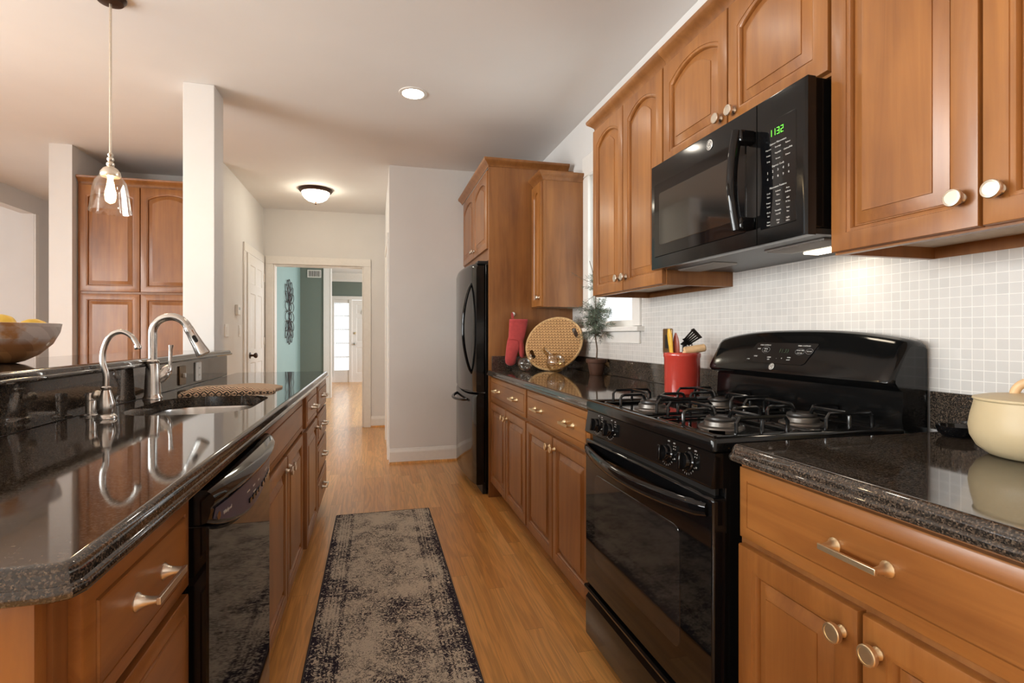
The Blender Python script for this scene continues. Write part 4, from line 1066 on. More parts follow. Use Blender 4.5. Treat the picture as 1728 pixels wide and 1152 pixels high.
g = bmesh.ops.extrude_face_region(bm, geom=bm.faces[:])
bmesh.ops.translate(bm, verts=[v for v in g['geom'] if isinstance(v, bmesh.types.BMVert)], vec=(0, 0.0015, 0))
cp_ = part('console_face', bm, M_DWP, cs, 'slate blue control strip')
def dwT(x, z):
    t_ = x / Wd; a = sin(pi * t_) ** 0.8; yo = -0.044 - 0.020 * a; zl = dwz(t_)
    k = (z - zl - 0.012) / (0.826 - zl - 0.012); y = yo - 0.0018 - 0.0044 * k - 0.0008
    slope = -0.020 * 0.8 * cos(pi * t_) * pi / Wd * (sin(pi * t_) ** -0.2)
    return Matrix.Translation((x, y, z)) @ Matrix.Rotation(math.atan(slope), 4, 'Z') @ FRONT
lines = [('Whirlpool', 0.011, dwT(0.080, 0.803)), ('NORMAL', 0.006, dwT(0.22, 0.800)), ('HEAVY', 0.006, dwT(0.27, 0.800)), ('RINSE', 0.006, dwT(0.32, 0.800)), ('OPTIONS', 0.006, dwT(0.28, 0.784)), ('HEATED DRY', 0.006, dwT(0.43, 0.800)), ('START', 0.007, dwT(0.52, 0.803))]
text_mesh(lines, M_PRINT, 'printed_lettering', cp_)
bm = BM()
for x in (0.24, 0.27, 0.30, 0.33, 0.38, 0.42, 0.45, 0.48, 0.51):
    M = dwT(x, 0.774); b2 = BM(); box(b2, -0.010, 0.010, -0.0055, 0.0055, -0.001, 0.0025, 0.001); b2.transform(M); me_ = bpy.data.meshes.new('x'); b2.to_mesh(me_); b2.free(); bm.from_mesh(me_); bpy.data.meshes.remove(me_)
part('buttons', bm, M_BLACKG, cp_)
part('badge', lathe(BM(), [(0, 0), (0.008, 0), (0.008, 0.0012), (0, 0.0012)], 20, dwT(0.035, 0.806)), M_STEEL, cp_)

# ================================================================ REFRIGERATOR
FW = 0.905
fr = thing('refrigerator', 'tall black refrigerator with bowed door beside the white stub wall', 'refrigerator', (0.705, 4.655, 0), RIGHT)
part('case', box(BM(), 0.0, FW, 0.075, 0.72, 0.03, 1.685, 0.006), M_BLACK, fr)
part('kick_grille', box(BM(), 0.02, FW - 0.02, 0.06, 0.09, 0.0, 0.075, 0.002), M_RUBBER, fr)
def bow(x): q = (x - FW / 2) / (FW / 2); return -0.030 * (1 - q * q)
def fdoor(z0f, z1f, rt=False):
    bm = BM(); R = []; n = 18
    for i in range(n + 1):
        x = FW * i / n; ed = 0.010 if i in (0, n) else 0.0
        y = bow(x) + ed; za, zb = z0f(x), z1f(x)
        if rt: zb -= 0.030 * abs((x - FW / 2) / (FW / 2)) ** 6
        R.append([Vector((x, 0.068, za)), Vector((x, y + 0.006, za)), Vector((x, y, za + 0.008)), Vector((x, y, zb - 0.03)), Vector((x, y + 0.006, zb - 0.010)), Vector((x, y + 0.02, zb)), Vector((x, 0.068, zb))])
    rings(bm, R); return bm
sag = lambda x: 0.020 * (1 - ((x - FW / 2) / (FW / 2)) ** 2)
dU = part('upper_door', fdoor(lambda x: 0.748 - sag(x), lambda x: 1.70, True), M_BLACK, fr, ang=40)
dL = part('freezer_drawer', fdoor(lambda x: 0.075, lambda x: 0.738 - sag(x)), M_BLACK, fr, ang=40)
hx = FW - 0.088
P = []
for i in range(25):
    t_ = i / 24; a = sin(pi * t_) ** 0.7 if 0 < t_ < 1 else 0
    P.append((hx, bow(hx) + 0.004 - 0.068 * a, 0.88 + 0.665 * t_))
part('handle', sweep(BM(), P, [(0.013 * cos(b_), 0.011 * sin(b_)) for b_ in [2 * pi * i / 12 for i in range(12)]], up=Vector((0, -1, 0))), M_BLACKG, dU)
P = []
for i in range(21):
    t_ = i / 20; a = sin(pi * t_) ** 0.6 if 0 < t_ < 1 else 0; x = 0.20 + 0.50 * t_
    P.append((x, bow(x) + 0.004 - 0.062 * a, 0.675 - 0.012 * a))
part('handle', sweep(BM(), P, [(0.011 * cos(b_), 0.014 * sin(b_)) for b_ in [2 * pi * i / 12 for i in range(12)]], up=Vector((0, -1, 0))), M_BLACKG, dL)
part('hinge_cover', box(BM(), FW - 0.10, FW - 0.005, 0.02, 0.16, 1.684, 1.705, 0.006), M_RUBBER, fr)
# ================================================================ LIGHT FIXTURES
M_BULB = emit('warm_filament', (1.0, 0.72, 0.40), 90.0)
def pendant(x, y, label, zb=1.722):
    t = thing('pendant_lamp', label, 'pendant lamp', (x, y, zb))
    H = ZC - zb
    part('canopy', lathe(BM(), [(0, H), (0.062, H), (0.062, H - 0.006), (0.050, H - 0.022), (0.016, H - 0.030), (0, H - 0.030)], 28), M_BRONZE, t)
    part('rod', tube(BM(), [(0, 0, 0.24), (0, 0, H - 0.028)], 0.0055, 12), M_NICKEL, t)
    part('socket_cap', lathe(BM(), [(0, 0.270), (0.007, 0.270), (0.012, 0.262), (0.008, 0.252), (0.014, 0.245), (0.014, 0.238), (0.009, 0.230), (0.016, 0.222), (0.016, 0.214), (0.012, 0.208), (0.028, 0.198), (0.038, 0.182), (0.040, 0.168), (0.036, 0.160), (0, 0.160)], 28), M_NICKEL, t)
    part('glass_shade', lathe(BM(), [(0.034, 0.172), (0.046, 0.160), (0.060, 0.138), (0.068, 0.105), (0.0735, 0.060), (0.0785, 0.018), (0.083, 0.0), (0.0815, 0.0), (0.0770, 0.018), (0.072, 0.060), (0.0665, 0.105), (0.0585, 0.136), (0.0445, 0.158), (0.0325, 0.170)], 36, None, False, False), M_CLEAR, t, 'clear bell-shaped glass shade')
    part('bulb', lathe(BM(), [(0, 0.050), (0.008, 0.052), (0.017, 0.060), (0.0215, 0.075), (0.0205, 0.092), (0.014, 0.115), (0.010, 0.132), (0.010, 0.162), (0, 0.162)], 22), M_BULB, t, 'glowing bulb')
pendant(-1.165, 2.78, 'pendant lamp with clear glass bell shade hanging over the bar ledge')

M_CANL = emit('downlight_lens', (1.0, 0.90, 0.76), 32.0)
def downlight(x, y, label, p=14):
    t = thing('recessed_downlight', label, 'ceiling light', (x, y, ZC))
    part('trim_ring', lathe(BM(), [(0.066, 0.0), (0.090, 0.0), (0.089, -0.004), (0.074, -0.007), (0.066, -0.004)], 36, None, False, False), M_WHITEP, t)
    part('lens', lathe(BM(), [(0, -0.0015), (0.068, -0.0015), (0.068, -0.0045), (0, -0.0045)], 32), M_CANL, t, 'lit lens')
downlight(0.237, 3.39, 'round lit recessed downlight in the kitchen ceiling above the floor runner')
downlight(0.237, 2.20, 'round lit recessed downlight over the aisle between the range and the dishwasher')

t = thing('flush_ceiling_light', 'frosted dome flush-mount ceiling light with bronze rim in the hall', 'ceiling light', (-0.60, 5.88, ZC))
part('bronze_rim', lathe(BM(), [(0, 0), (0.165, 0), (0.170, -0.010), (0.160, -0.028), (0.148, -0.036), (0.135, -0.036), (0, -0.02)], 40), M_BRONZE, t)
M_DOME = emit('frosted_dome', (1.0, 0.92, 0.74), 20.0)
part('glass_dome', lathe(BM(), [(0.139, -0.034), (0.132, -0.062), (0.112, -0.094), (0.078, -0.118), (0.04, -0.131), (0, -0.135)], 36, None, True, True), M_DOME, t, 'glowing frosted dome')
part('finial', lathe(BM(), [(0, -0.132), (0.014, -0.134), (0.010, -0.142), (0.012, -0.150), (0.006, -0.160), (0, -0.162)], 16), M_BRONZE, t)
# ================================================================ RUG
def rug_mat():
    m, nt, b = newmat('distressed_rug'); L = nt.links
    tc = N(nt, 'ShaderNodeTexCoord'); sx = N(nt, 'ShaderNodeSeparateXYZ'); L.new(tc.outputs['Object'], sx.inputs[0])
    def noise_(sc, det=4, rough=0.6, dist=0.0, stretch=None):
        n = N(nt, 'ShaderNodeTexNoise'); n.inputs['Scale'].default_value = sc; n.inputs['Detail'].default_value = det; n.inputs['Roughness'].default_value = rough; n.inputs['Distortion'].default_value = dist
        if stretch:
            mp = N(nt, 'ShaderNodeMapping'); mp.inputs['Scale'].default_value = stretch; L.new(tc.outputs['Object'], mp.inputs[0]); L.new(mp.outputs[0], n.inputs['Vector'])
        else: L.new(tc.outputs['Object'], n.inputs['Vector'])
        return n.outputs['Fac']
    def mth(op, a, b_=None, c=None):
        n = N(nt, 'ShaderNodeMath', operation=op)
        for i, v in enumerate((a, b_, c)):
            if v is None: continue
            if isinstance(v, (int, float)): n.inputs[i].default_value = v
            else: L.new(v, n.inputs[i])
        return n.outputs[0]
    scroll = noise_(38, 2, 0.5, 2.2)
    line = mth('ABSOLUTE', mth('SUBTRACT', scroll, 0.5))
    fig = mth('MULTIPLY', line, 10.0)
    wear = noise_(5.5, 4, 0.65, 0.4)
    wear2 = noise_(2.2, 2, 0.5)
    gr = noise_(260, 2, 0.7)
    thread = noise_(1.0, 2, 0.6, 0.0, (60, 420, 1))
    # border: distance from the long edges
    ax = mth('ABSOLUTE', sx.outputs['X']); 
    b1 = mth('GREATER_THAN', ax, 0.262)
    b2 = mth('MULTIPLY', mth('GREATER_THAN', ax, 0.180), mth('LESS_THAN', ax, 0.198))
    stripes = mth('MULTIPLY', mth('GREATER_THAN', ax, 0.198), mth('MULTIPLY_ADD', mth('SINE', mth('MULTIPLY', ax, 420.0)), 0.22, 0.12))
    s = mth('SUBTRACT', 0.80, fig)                     # dark figure where fig small
    s = mth('ADD', s, mth('MULTIPLY', mth('SUBTRACT', wear, 0.47), 3.4))
    s = mth('ADD', s, mth('MULTIPLY', mth('SUBTRACT', wear2, 0.5), 1.2))
    s = mth('ADD', s, mth('MULTIPLY', b1, 0.62)); s = mth('ADD', s, mth('MULTIPLY', b2, 0.45)); s = mth('ADD', s, stripes)
    s = mth('ADD', s, mth('MULTIPLY', mth('SUBTRACT', gr, 0.5), 2.2)); s = mth('ADD', s, mth('MULTIPLY', mth('SUBTRACT', thread, 0.5), 1.0))
    s = mth('SUBTRACT', mth('ADD', s, -0.06), mth('MULTIPLY', sx.outputs['Y'], 0.16))
    cr = N(nt, 'ShaderNodeValToRGB'); e = cr.color_ramp.elements
    e[0].position = 0.05; e[0].color = (0.64, 0.57, 0.47, 1); e[1].position = 0.86; e[1].color = (0.028, 0.024, 0.040, 1)
    k = e.new(0.45); k.color = (0.26, 0.23, 0.20, 1)
    L.new(s, cr.inputs['Fac']); L.new(cr.outputs['Color'], b.inputs['Base Color'])
    b.inputs['Roughness'].default_value = 0.95; b.inputs['Specular IOR Level'].default_value = 0.1
    bp = N(nt, 'ShaderNodeBump'); bp.inputs['Strength'].default_value = 0.4; bp.inputs['Distance'].default_value = 0.002
    L.new(gr, bp.inputs['Height']); L.new(bp.outputs['Normal'], b.inputs['Normal'])
    return m
t = thing('runner_rug', 'faded grey and indigo patterned runner rug on the oak floor', 'rug', (0.058, 2.40, 0.0))
bm = BM(); bm2 = rrect(-0.292, 0.292, -1.14, 1.14, 0.006, 2)
rings(bm, [[Vector((p[0], p[1], z)) for p in offset_poly(bm2, i)] for i, z in ((0, 0.0005), (0, 0.006), (0.002, 0.008), (0.004, 0.008))])
part('pile', bm, rug_mat(), t)
bm = BM(); sweep(bm, [Vector((p[0], p[1], 0.005)) for p in bm2], circ(0.0042, 8), closed=True)
part('bound_edge', bm, simple('rug_binding', (0.06, 0.052, 0.055), 0.95, vary=0.1), t)

# ================================================================ BAR : FRUIT BOWL
def bowl_mat():
    m, nt, b = newmat('segmented_wood_bowl'); L = nt.links
    tc = N(nt, 'ShaderNodeTexCoord'); sx = N(nt, 'ShaderNodeSeparateXYZ'); L.new(tc.outputs['Object'], sx.inputs[0])
    at = N(nt, 'ShaderNodeMath', operation='ARCTAN2'); L.new(sx.outputs['Y'], at.inputs[0]); L.new(sx.outputs['X'], at.inputs[1])
    ma = N(nt, 'ShaderNodeMath', operation='MULTIPLY_ADD'); L.new(sx.outputs['Z'], ma.inputs[0]); ma.inputs[1].default_value = 9.0; L.new(at.outputs[0], ma.inputs[2])
    mk = N(nt, 'ShaderNodeMath', operation='MULTIPLY'); L.new(ma.outputs[0], mk.inputs[0]); mk.inputs[1].default_value = 5.5
    f1 = N(nt, 'ShaderNodeMath', operation='FLOOR'); L.new(mk.outputs[0], f1.inputs[0])
    zz = N(nt, 'ShaderNodeMath', operation='MULTIPLY'); L.new(sx.outputs['Z'], zz.inputs[0]); zz.inputs[1].default_value = 26
    f2 = N(nt, 'ShaderNodeMath', operation='FLOOR'); L.new(zz.outputs[0], f2.inputs[0])
    cv = N(nt, 'ShaderNodeCombineXYZ'); L.new(f1.outputs[0], cv.inputs[0]); L.new(f2.outputs[0], cv.inputs[1])
    wn_ = N(nt, 'ShaderNodeTexWhiteNoise', noise_dimensions='2D'); L.new(cv.outputs[0], wn_.inputs['Vector'])
    up = N(nt, 'ShaderNodeMapRange'); L.new(sx.outputs['Z'], up.inputs[0]); up.inputs[1].default_value = 0.058; up.inputs[2].default_value = 0.075
    nz = N(nt, 'ShaderNodeTexNoise'); nz.inputs['Scale'].default_value = 14; nz.inputs['Detail'].default_value = 4; L.new(tc.outputs['Object'], nz.inputs['Vector'])
    nm = N(nt, 'ShaderNodeMapRange'); L.new(nz.outputs['Fac'], nm.inputs[0]); nm.inputs[1].default_value = 0.62; nm.inputs[2].default_value = 0.5
    um = N(nt, 'ShaderNodeMath', operation='MULTIPLY'); L.new(up.outputs[0], um.inputs[0]); L.new(nm.outputs[0], um.inputs[1])
    c1 = N(nt, 'ShaderNodeValToRGB'); c1.color_ramp.elements[0].color = (0.33, 0.14, 0.05, 1); c1.color_ramp.elements[1].color = (0.60, 0.31, 0.13, 1); L.new(wn_.outputs['Value'], c1.inputs['Fac'])
    c2 = N(nt, 'ShaderNodeValToRGB'); c2.color_ramp.elements[0].color = (0.48, 0.39, 0.35, 1); c2.color_ramp.elements[1].color = (0.70, 0.61, 0.56, 1); L.new(wn_.outputs['Value'], c2.inputs['Fac'])
    mx = N(nt, 'ShaderNodeMix', data_type='RGBA'); L.new(um.outputs[0], mx.inputs[0]); L.new(c1.outputs[0], mx.inputs[6]); L.new(c2.outputs[0], mx.inputs[7])
    L.new(mx.outputs[2], b.inputs['Base Color']); b.inputs['Roughness'].default_value = 0.3; b.inputs['Coat Weight'].default_value = 0.3
    return m
BX, BY = -1.172, 2.0
bm = lathe(BM(), [(0, 0), (0.070, 0), (0.090, 0.006), (0.125, 0.026), (0.158, 0.060), (0.176, 0.098), (0.181, 0.126), (0.177, 0.127), (0.172, 0.098), (0.153, 0.062), (0.120, 0.030), (0.085, 0.012), (0, 0.010)], 56)
bm.transform(Matrix.Translation((BX, BY, 1.0725)))
single('fruit_bowl', bm, bowl_mat(), 'round segmented-wood fruit bowl holding lemons on the raised bar ledge', 'bowl')
M_LEMON = simple('lemon_skin', (0.72, 0.47, 0.06), 0.4, vary=0.06, scale=20, bump=0.25, bscale=160)
def lemon(x, y, z, a, tilt, label):
    M = Matrix.Translation((x, y, z)) @ Matrix.Rotation(a, 4, 'Z') @ Matrix.Rotation(pi / 2 + tilt, 4, 'Y')
    bm = lathe(BM(), [(0, -0.046), (0.006, -0.0455), (0.010, -0.041), (0.020, -0.034), (0.029, -0.020), (0.0335, 0.0), (0.029, 0.020), (0.019, 0.034), (0.009, 0.041), (0.006, 0.046), (0, 0.047)], 24, M)
    return single('lemon', bm, M_LEMON, label, 'lemon', 'lemons in the fruit bowl', ang=80)
lemon(BX - 0.040, BY - 0.035, 1.0725 + 0.118, 0.3, 0.1, 'yellow lemon at the left edge of the photo in the wooden bowl')
lemon(BX + 0.040, BY + 0.000, 1.0725 + 0.121, -0.4, 0.0, 'yellow lemon in the middle of the wooden bowl between two others')
lemon(BX + 0.118, BY + 0.015, 1.0725 + 0.108, 0.9, 0.15, 'yellow lemon by the right rim of the wooden bowl')
lemon(BX - 0.005, BY + 0.075, 1.0725 + 0.065, 0.2, 0.0, 'lemon lying low at the back of the wooden bowl') if False else None

# outlets on the granite backsplash
def outlet_plate(name, label, loc, rz, mat, kind, cat='outlet', face=M_WHITEP, w=0.072, h=0.105):
    t = thing(name, label, cat, loc, rz)
    pp = rrect(-w / 2, w / 2, -h / 2, h / 2, 0.006, 3)
    bm = BM(); rings(bm, [[Vector((p[0], 0.0, p[1])) for p in pp], [Vector((p[0], -0.004, p[1])) for p in pp], [Vector((p[0], -0.006, p[1])) for p in offset_poly(pp, 0.003)]])
    part('cover_plate', bm, mat, t)
    if kind == 'toggle':
        part('toggle', box(BM(), -0.006, 0.006, -0.018, -0.005, -0.010, 0.010, 0.003), face, t)
    elif kind == 'rocker':
        part('rocker', box(BM(), -0.017, 0.017, -0.009, -0.005, -0.034, 0.034, 0.002), face, t)
    else:
        part('receptacle', box(BM(), -0.017, 0.017, -0.008, -0.005, -0.034, 0.034, 0.002), face, t)
        bm = BM()
        for z in (-0.018, 0.018):
            for x in (-0.006, 0.006): box(bm, x - 0.001, x + 0.001, -0.0086, -0.0078, z - 0.004, z + 0.005)
        part('slots', bm, M_RUBBER, t)
    return t
M_BRASSD = simple('dark_bronze_plate', (0.16, 0.09, 0.035), 0.3, metal=0.5)
outlet_plate('light_switch', 'dark bronze switch plate with white toggle on the island backsplash', (-0.879, 2.79, 0.972), LEFT, M_BRASSD, 'toggle', 'switch', w=0.085, h=0.09)
outlet_plate('wall_outlet', 'white outlet cover on the island granite backsplash above the towel', (-0.879, 3.02, 0.976), LEFT, M_WHITEP, 'outlet', w=0.085, h=0.096)
outlet_plate('wall_outlet', 'dark bronze outlet plate on white tiles behind the red crock', (1.431, 2.36, 1.13), RIGHT, M_BRASSD, 'outlet', face=M_RUBBER, w=0.085, h=0.13)
outlet_plate('light_switch', 'white switch plate beside the white hall door below the thermostat', (-1.2995, 5.74, 1.205), LEFT, M_WHITEP, 'rocker', 'switch', w=0.075, h=0.115)
outlet_plate('light_switch', 'white switch plate on the hall wall nearest the white column', (-1.2995, 5.26, 1.205), LEFT, M_WHITEP, 'rocker', 'switch', w=0.12, h=0.115)
t = thing('thermostat', 'small white thermostat box on the hall wall left of the door', 'thermostat', (-1.30, 5.62, 1.41), LEFT)
part('housing', box(BM(), -0.055, 0.055, -0.028, 0, -0.05, 0.05, 0.006), M_WHITEP, t)
part('display', box(BM(), -0.03, 0.03, -0.0295, -0.027, 0.0, 0.025, 0.001), simple('lcd_grey', (0.35, 0.38, 0.34), 0.3, vary=0.0), t)

# folded towel by the sink
def towel_mat():
    m, nt, b = newmat('zigzag_towel'); L = nt.links
    tc = N(nt, 'ShaderNodeTexCoord'); sx = N(nt, 'ShaderNodeSeparateXYZ'); L.new(tc.outputs['Object'], sx.inputs[0])
    def mth(op, a, b_=None):
        n = N(nt, 'ShaderNodeMath', operation=op)
        for i, v in enumerate((a, b_)):
            if v is None: continue
            if isinstance(v, (int, float)): n.inputs[i].default_value = v
            else: L.new(v, n.inputs[i])
        return n.outputs[0]
    zig = mth('PINGPONG', sx.outputs['X'], 0.014)
    v = mth('ADD', mth('ADD', sx.outputs['Y'], mth('MULTIPLY', sx.outputs['Z'], 1.0)), mth('MULTIPLY', zig, 1.0))
    st_ = mth('SINE', mth('MULTIPLY', v, 420.0))
    cr = N(nt, 'ShaderNodeValToRGB'); e = cr.color_ramp.elements; cr.color_ramp.interpolation = 'LINEAR'
    e[0].position = 0.36; e[0].color = (0.035, 0.03, 0.025, 1); e[1].position = 0.52; e[1].color = (0.74, 0.53, 0.36, 1)
    mr = N(nt, 'ShaderNodeMapRange'); L.new(st_, mr.inputs[0]); mr.inputs[1].default_value = -1; mr.inputs[2].default_value = 1
    L.new(mr.outputs[0], cr.inputs['Fac']); L.new(cr.outputs['Color'], b.inputs['Base Color']); b.inputs['Roughness'].default_value = 0.9
    return m
bm = BM(); R = []
TX0, TX1, TY0, TY1 = -0.775, -0.425, 2.44, 2.70
nx, ny = 26, 14
def th(u, v_): return 0.012 + 0.010 * max(0, sin(u * 3.0 + 0.4)) + 0.008 * sin(u * 7 + v_ * 3) * 0.4 + (0.012 if 0.25 < u < 0.75 else 0.0) * (1 - v_) * 0.6
grid = [[None] * (ny + 1) for _ in range(nx + 1)]
top = []; bot = []
for i in range(nx + 1):
    rt, rb = [], []
    for j in range(ny + 1):
        u_, v_ = i / nx, j / ny
        x = TX0 + (TX1 - TX0) * u_ + 0.006 * sin(v_ * 9 + u_); y = TY0 + (TY1 - TY0) * v_ + 0.05 * (u_ - 0.5) + 0.005 * sin(u_ * 11)
        edge = min(u_, 1 - u_, v_, 1 - v_); k = min(1.0, edge * 9 + 0.45)
        rt.append(bm.verts.new((x, y, CT1 + 0.0008 + th(u_, v_) * k))); rb.append(bm.verts.new((x, y, CT1 + 0.0005)))
    top.append(rt); bot.append(rb)
for i in range(nx):
    for j in range(ny):
        bm.faces.new((top[i][j], top[i + 1][j], top[i + 1][j + 1], top[i][j + 1])); bm.faces.new((bot[i][j], bot[i][j + 1], bot[i + 1][j + 1], bot[i + 1][j]))
for i in range(nx):
    bm.faces.new((top[i][0], bot[i][0], bot[i + 1][0], top[i + 1][0])); bm.faces.new((top[i][ny], top[i + 1][ny], bot[i + 1][ny], bot[i][ny]))
for j in range(ny):
    bm.faces.new((top[0][j], top[0][j + 1], bot[0][j + 1], bot[0][j])); bm.faces.new((top[nx][j], bot[nx][j], bot[nx][j + 1], top[nx][j + 1]))
single('kitchen_towel', bm, towel_mat(), 'folded tan and black zigzag woven towel on the island beyond the sink', 'towel', ang=60)

# ================================================================ RIGHT COUNTER ITEMS
M_RED = simple('red_glaze', (0.50, 0.050, 0.034), 0.15, spec=0.6, coat=0.4, vary=0.01)
CX, CY = 1.262, 1.972
bm = lathe(BM(), [(0, 0), (0.066, 0), (0.072, 0.005), (0.073, 0.012), (0.0735, 0.150), (0.0765, 0.158), (0.0765, 0.170), (0.074, 0.174), (0.068, 0.173), (0.066, 0.165), (0.066, 0.012), (0, 0.010)], 48)
bm.transform(Matrix.Translation((CX, CY, CT1 + 0.0006)))
single('utensil_crock', bm, M_RED, 'glossy red ceramic crock full of cooking utensils beside the range', 'crock')
zc0 = CT1 + 0.0125
def tool(base, tip):
    base = Vector(base) + Vector((CX, CY, zc0)); tip = Vector(tip) + Vector((CX, CY, zc0)); return base, tip
G = 'utensils in the red crock'
M_YEL = simple('yellow_handle', (0.72, 0.42, 0.045), 0.4)
M_REDBR = simple('red_brown_wood', (0.28, 0.055, 0.028), 0.35, vary=0.08)
M_LWOOD = simple('light_wood', (0.72, 0.47, 0.25), 0.4, vary=0.06)
# yellow spoon: flat handle upward
b0, b1 = tool((-0.02, 0.02, 0.004), (-0.045, 0.028, 0.262))
bm = BM(); pts = [b0.lerp(b1, i / 10) for i in range(11)]
sweep(bm, pts, [(0.010 * cos(a), 0.0045 * sin(a)) for a in [2 * pi * i / 12 for i in range(12)]], [0.7, 0.7, 0.7, 0.75, 0.8, 0.9, 1.0, 1.15, 1.3, 1.3, 0.7], up=Vector((1, 0.25, 0)))
single('yellow_spatula', bm, M_YEL, 'flat yellow spatula standing leftmost in the red crock', 'kitchen utensil', G)
b0, b1 = tool((-0.005, 0.028, 0.004), (-0.020, 0.016, 0.245))
bm = BM(); pts = [b0.lerp(b1, i / 12) for i in range(13)]
sweep(bm, pts, [(0.019 * cos(a), 0.006 * sin(a)) for a in [2 * pi * i / 12 for i in range(12)]], [0.3, 0.3, 0.3, 0.3, 0.32, 0.35, 0.5, 0.8, 1.0, 1.05, 0.95, 0.7, 0.25], up=Vector((1, 0.25, 0)))
single('wooden_spoon', bm, M_REDBR, 'reddish brown wooden spoon beside the yellow spatula in the crock', 'kitchen utensil', G)
# slotted turner (black)
b0, b1 = tool((0.012, 0.012, 0.004), (0.004, -0.004, 0.195))
bm = BM(); tube(bm, [b0, b0.lerp(b1, 0.5), b1], 0.0048, 10)
hd = b1; ax_ = Vector((0.02, -0.075, 0.052)); wd_ = Vector((0.30, 0.10, -0.22)).normalized()
def quadbar(bm, a, b_, w, nrm, t_=0.0014):
    d_ = (b_ - a); s_ = d_.cross(nrm).normalized() * w
    n_ = nrm.normalized() * t_
    rings(bm, [[a - s_ - n_, a + s_ - n_, a + s_ + n_, a - s_ + n_], [b_ - s_ - n_, b_ + s_ - n_, b_ + s_ + n_, b_ - s_ + n_]])
fan = Vector((0, 0, 1)); nrm = ax_.cross(wd_).normalized()
quadbar(bm, hd - ax_ * 0.05, hd + ax_ * 0.30, 0.012, nrm); 
for k in range(-2, 3): quadbar(bm, hd + ax_ * 0.25 + wd_ * (k * 0.009), hd + ax_ * 0.88 + wd_ * (k * 0.0135), 0.0036, nrm)
quadbar(bm, hd + ax_ * 0.24 - wd_ * 0.023, hd + ax_ * 0.24 + wd_ * 0.023, 0.007, nrm); quadbar(bm, hd + ax_ * 0.90 - wd_ * 0.032, hd + ax_ * 0.90 + wd_ * 0.032, 0.007, nrm)
single('slotted_turner', bm, M_RUBBER, 'black slotted turner leaning out of the red crock', 'kitchen utensil', G)
# black ladle-ish fork with open loops
b0, b1 = tool((0.046, 0.020, 0.004), (0.050, 0.020, 0.150))
bm = BM(); tube(bm, [b0, b0.lerp(b1, 0.5), b1], 0.0045, 10)
for k in range(4):
    a = k * pi / 4; d_ = Vector((cos(a) * 0.6, sin(a), 0)) * 0.018
    tube(bm, smooth_path([b1, b1 + d_ * 0.8 + Vector((0, 0, 0.02)), b1 + d_ + Vector((-0.003, 0, 0.045)), b1 + Vector((-0.005, 0, 0.065)), b1 - d_ + Vector((-0.003, 0, 0.045)), b1 - d_ * 0.8 + Vector((0, 0, 0.02)), b1], 5), 0.0014, 6)
single('whisk', bm, M_RUBBER, 'black wire whisk behind the slotted turner in the crock', 'kitchen utensil', G)
# pale rolling-pin-like handle lying across the rim
p0 = Vector((CX - 0.018, CY - 0.044, CT1 + 0.182)); p1 = Vector((CX + 0.060, CY - 0.072, CT1 + 0.196))
b0, _ = tool((-0.040, -0.020, 0.02), (0, 0, 0))
bm = BM(); d_ = (p1 - p0)
sweep(bm, [b0, b0.lerp(p0, 0.6), p0 - Vector((0, 0, 0.004)), p0.lerp(p1, 0.12)], circ(0.006, 10), [1, 1, 1, 1])
sweep(bm, [p0.lerp(p1, -0.02), p0.lerp(p1, 0.02), p0.lerp(p1, 0.5), p0.lerp(p1, 0.98), p0.lerp(p1, 1.03)], circ(0.0165, 18), [0.7, 0.98, 1.0, 0.98, 0.75])
single('wooden_pestle', bm, M_LWOOD, 'pale wooden pestle resting across the right rim of the crock', 'kitchen utensil', G)

# cream casserole
PX, PY = 1.282, 0.750
t = thing('cooking_pot', 'cream lidded casserole pot with wooden loop handle on the right counter', 'pot', (PX, PY, CT1 + 0.0006))
M_CREAM = simple('cream_enamel', (0.60, 0.48, 0.29), 0.42, vary=0.01)
part('pot_body', lathe(BM(), [(0, 0), (0.066, 0), (0.074, 0.003), (0.092, 0.017), (0.103, 0.038), (0.1055, 0.058), (0.102, 0.082), (0.097, 0.104), (0.0955, 0.112), (0.090, 0.112), (0.090, 0.10), (0.097, 0.058), (0.085, 0.020), (0, 0.010)], 56), M_CREAM, t, ang=60)
ld = part('lid', lathe(BM(), [(0.0, 0.1125), (0.0965, 0.1125), (0.0985, 0.115), (0.0975, 0.1185), (0.080, 0.123), (0.04, 0.127), (0, 0.128)], 56), M_CREAM, t)
bm = BM(); sweep(bm, [(0.020 * 0 + 0.0, 0.034 * cos(a), 0.124 + 0.030 * sin(a)) for a in [pi * i / 16 for i in range(17)]], circ(0.0085, 14), up=Vector((1, 0, 0)))
bm.transform(Matrix.Rotation(0.25, 4, 'Z'))
part('loop_handle', bm, M_LWOOD, ld, 'wooden loop handle')
# black glossy tray behind the pot
t = thing('spoon_rest', 'low black glossy dish by the backsplash behind the cream pot', 'dish', (1.372, 0.965, CT1 + 0.0006))
part('dish_body', lathe(BM(), [(0, 0), (0.026, 0), (0.036, 0.010), (0.040, 0.026), (0.037, 0.026), (0.033, 0.011), (0.024, 0.004), (0, 0.004)], 36), M_BLACKG, t)

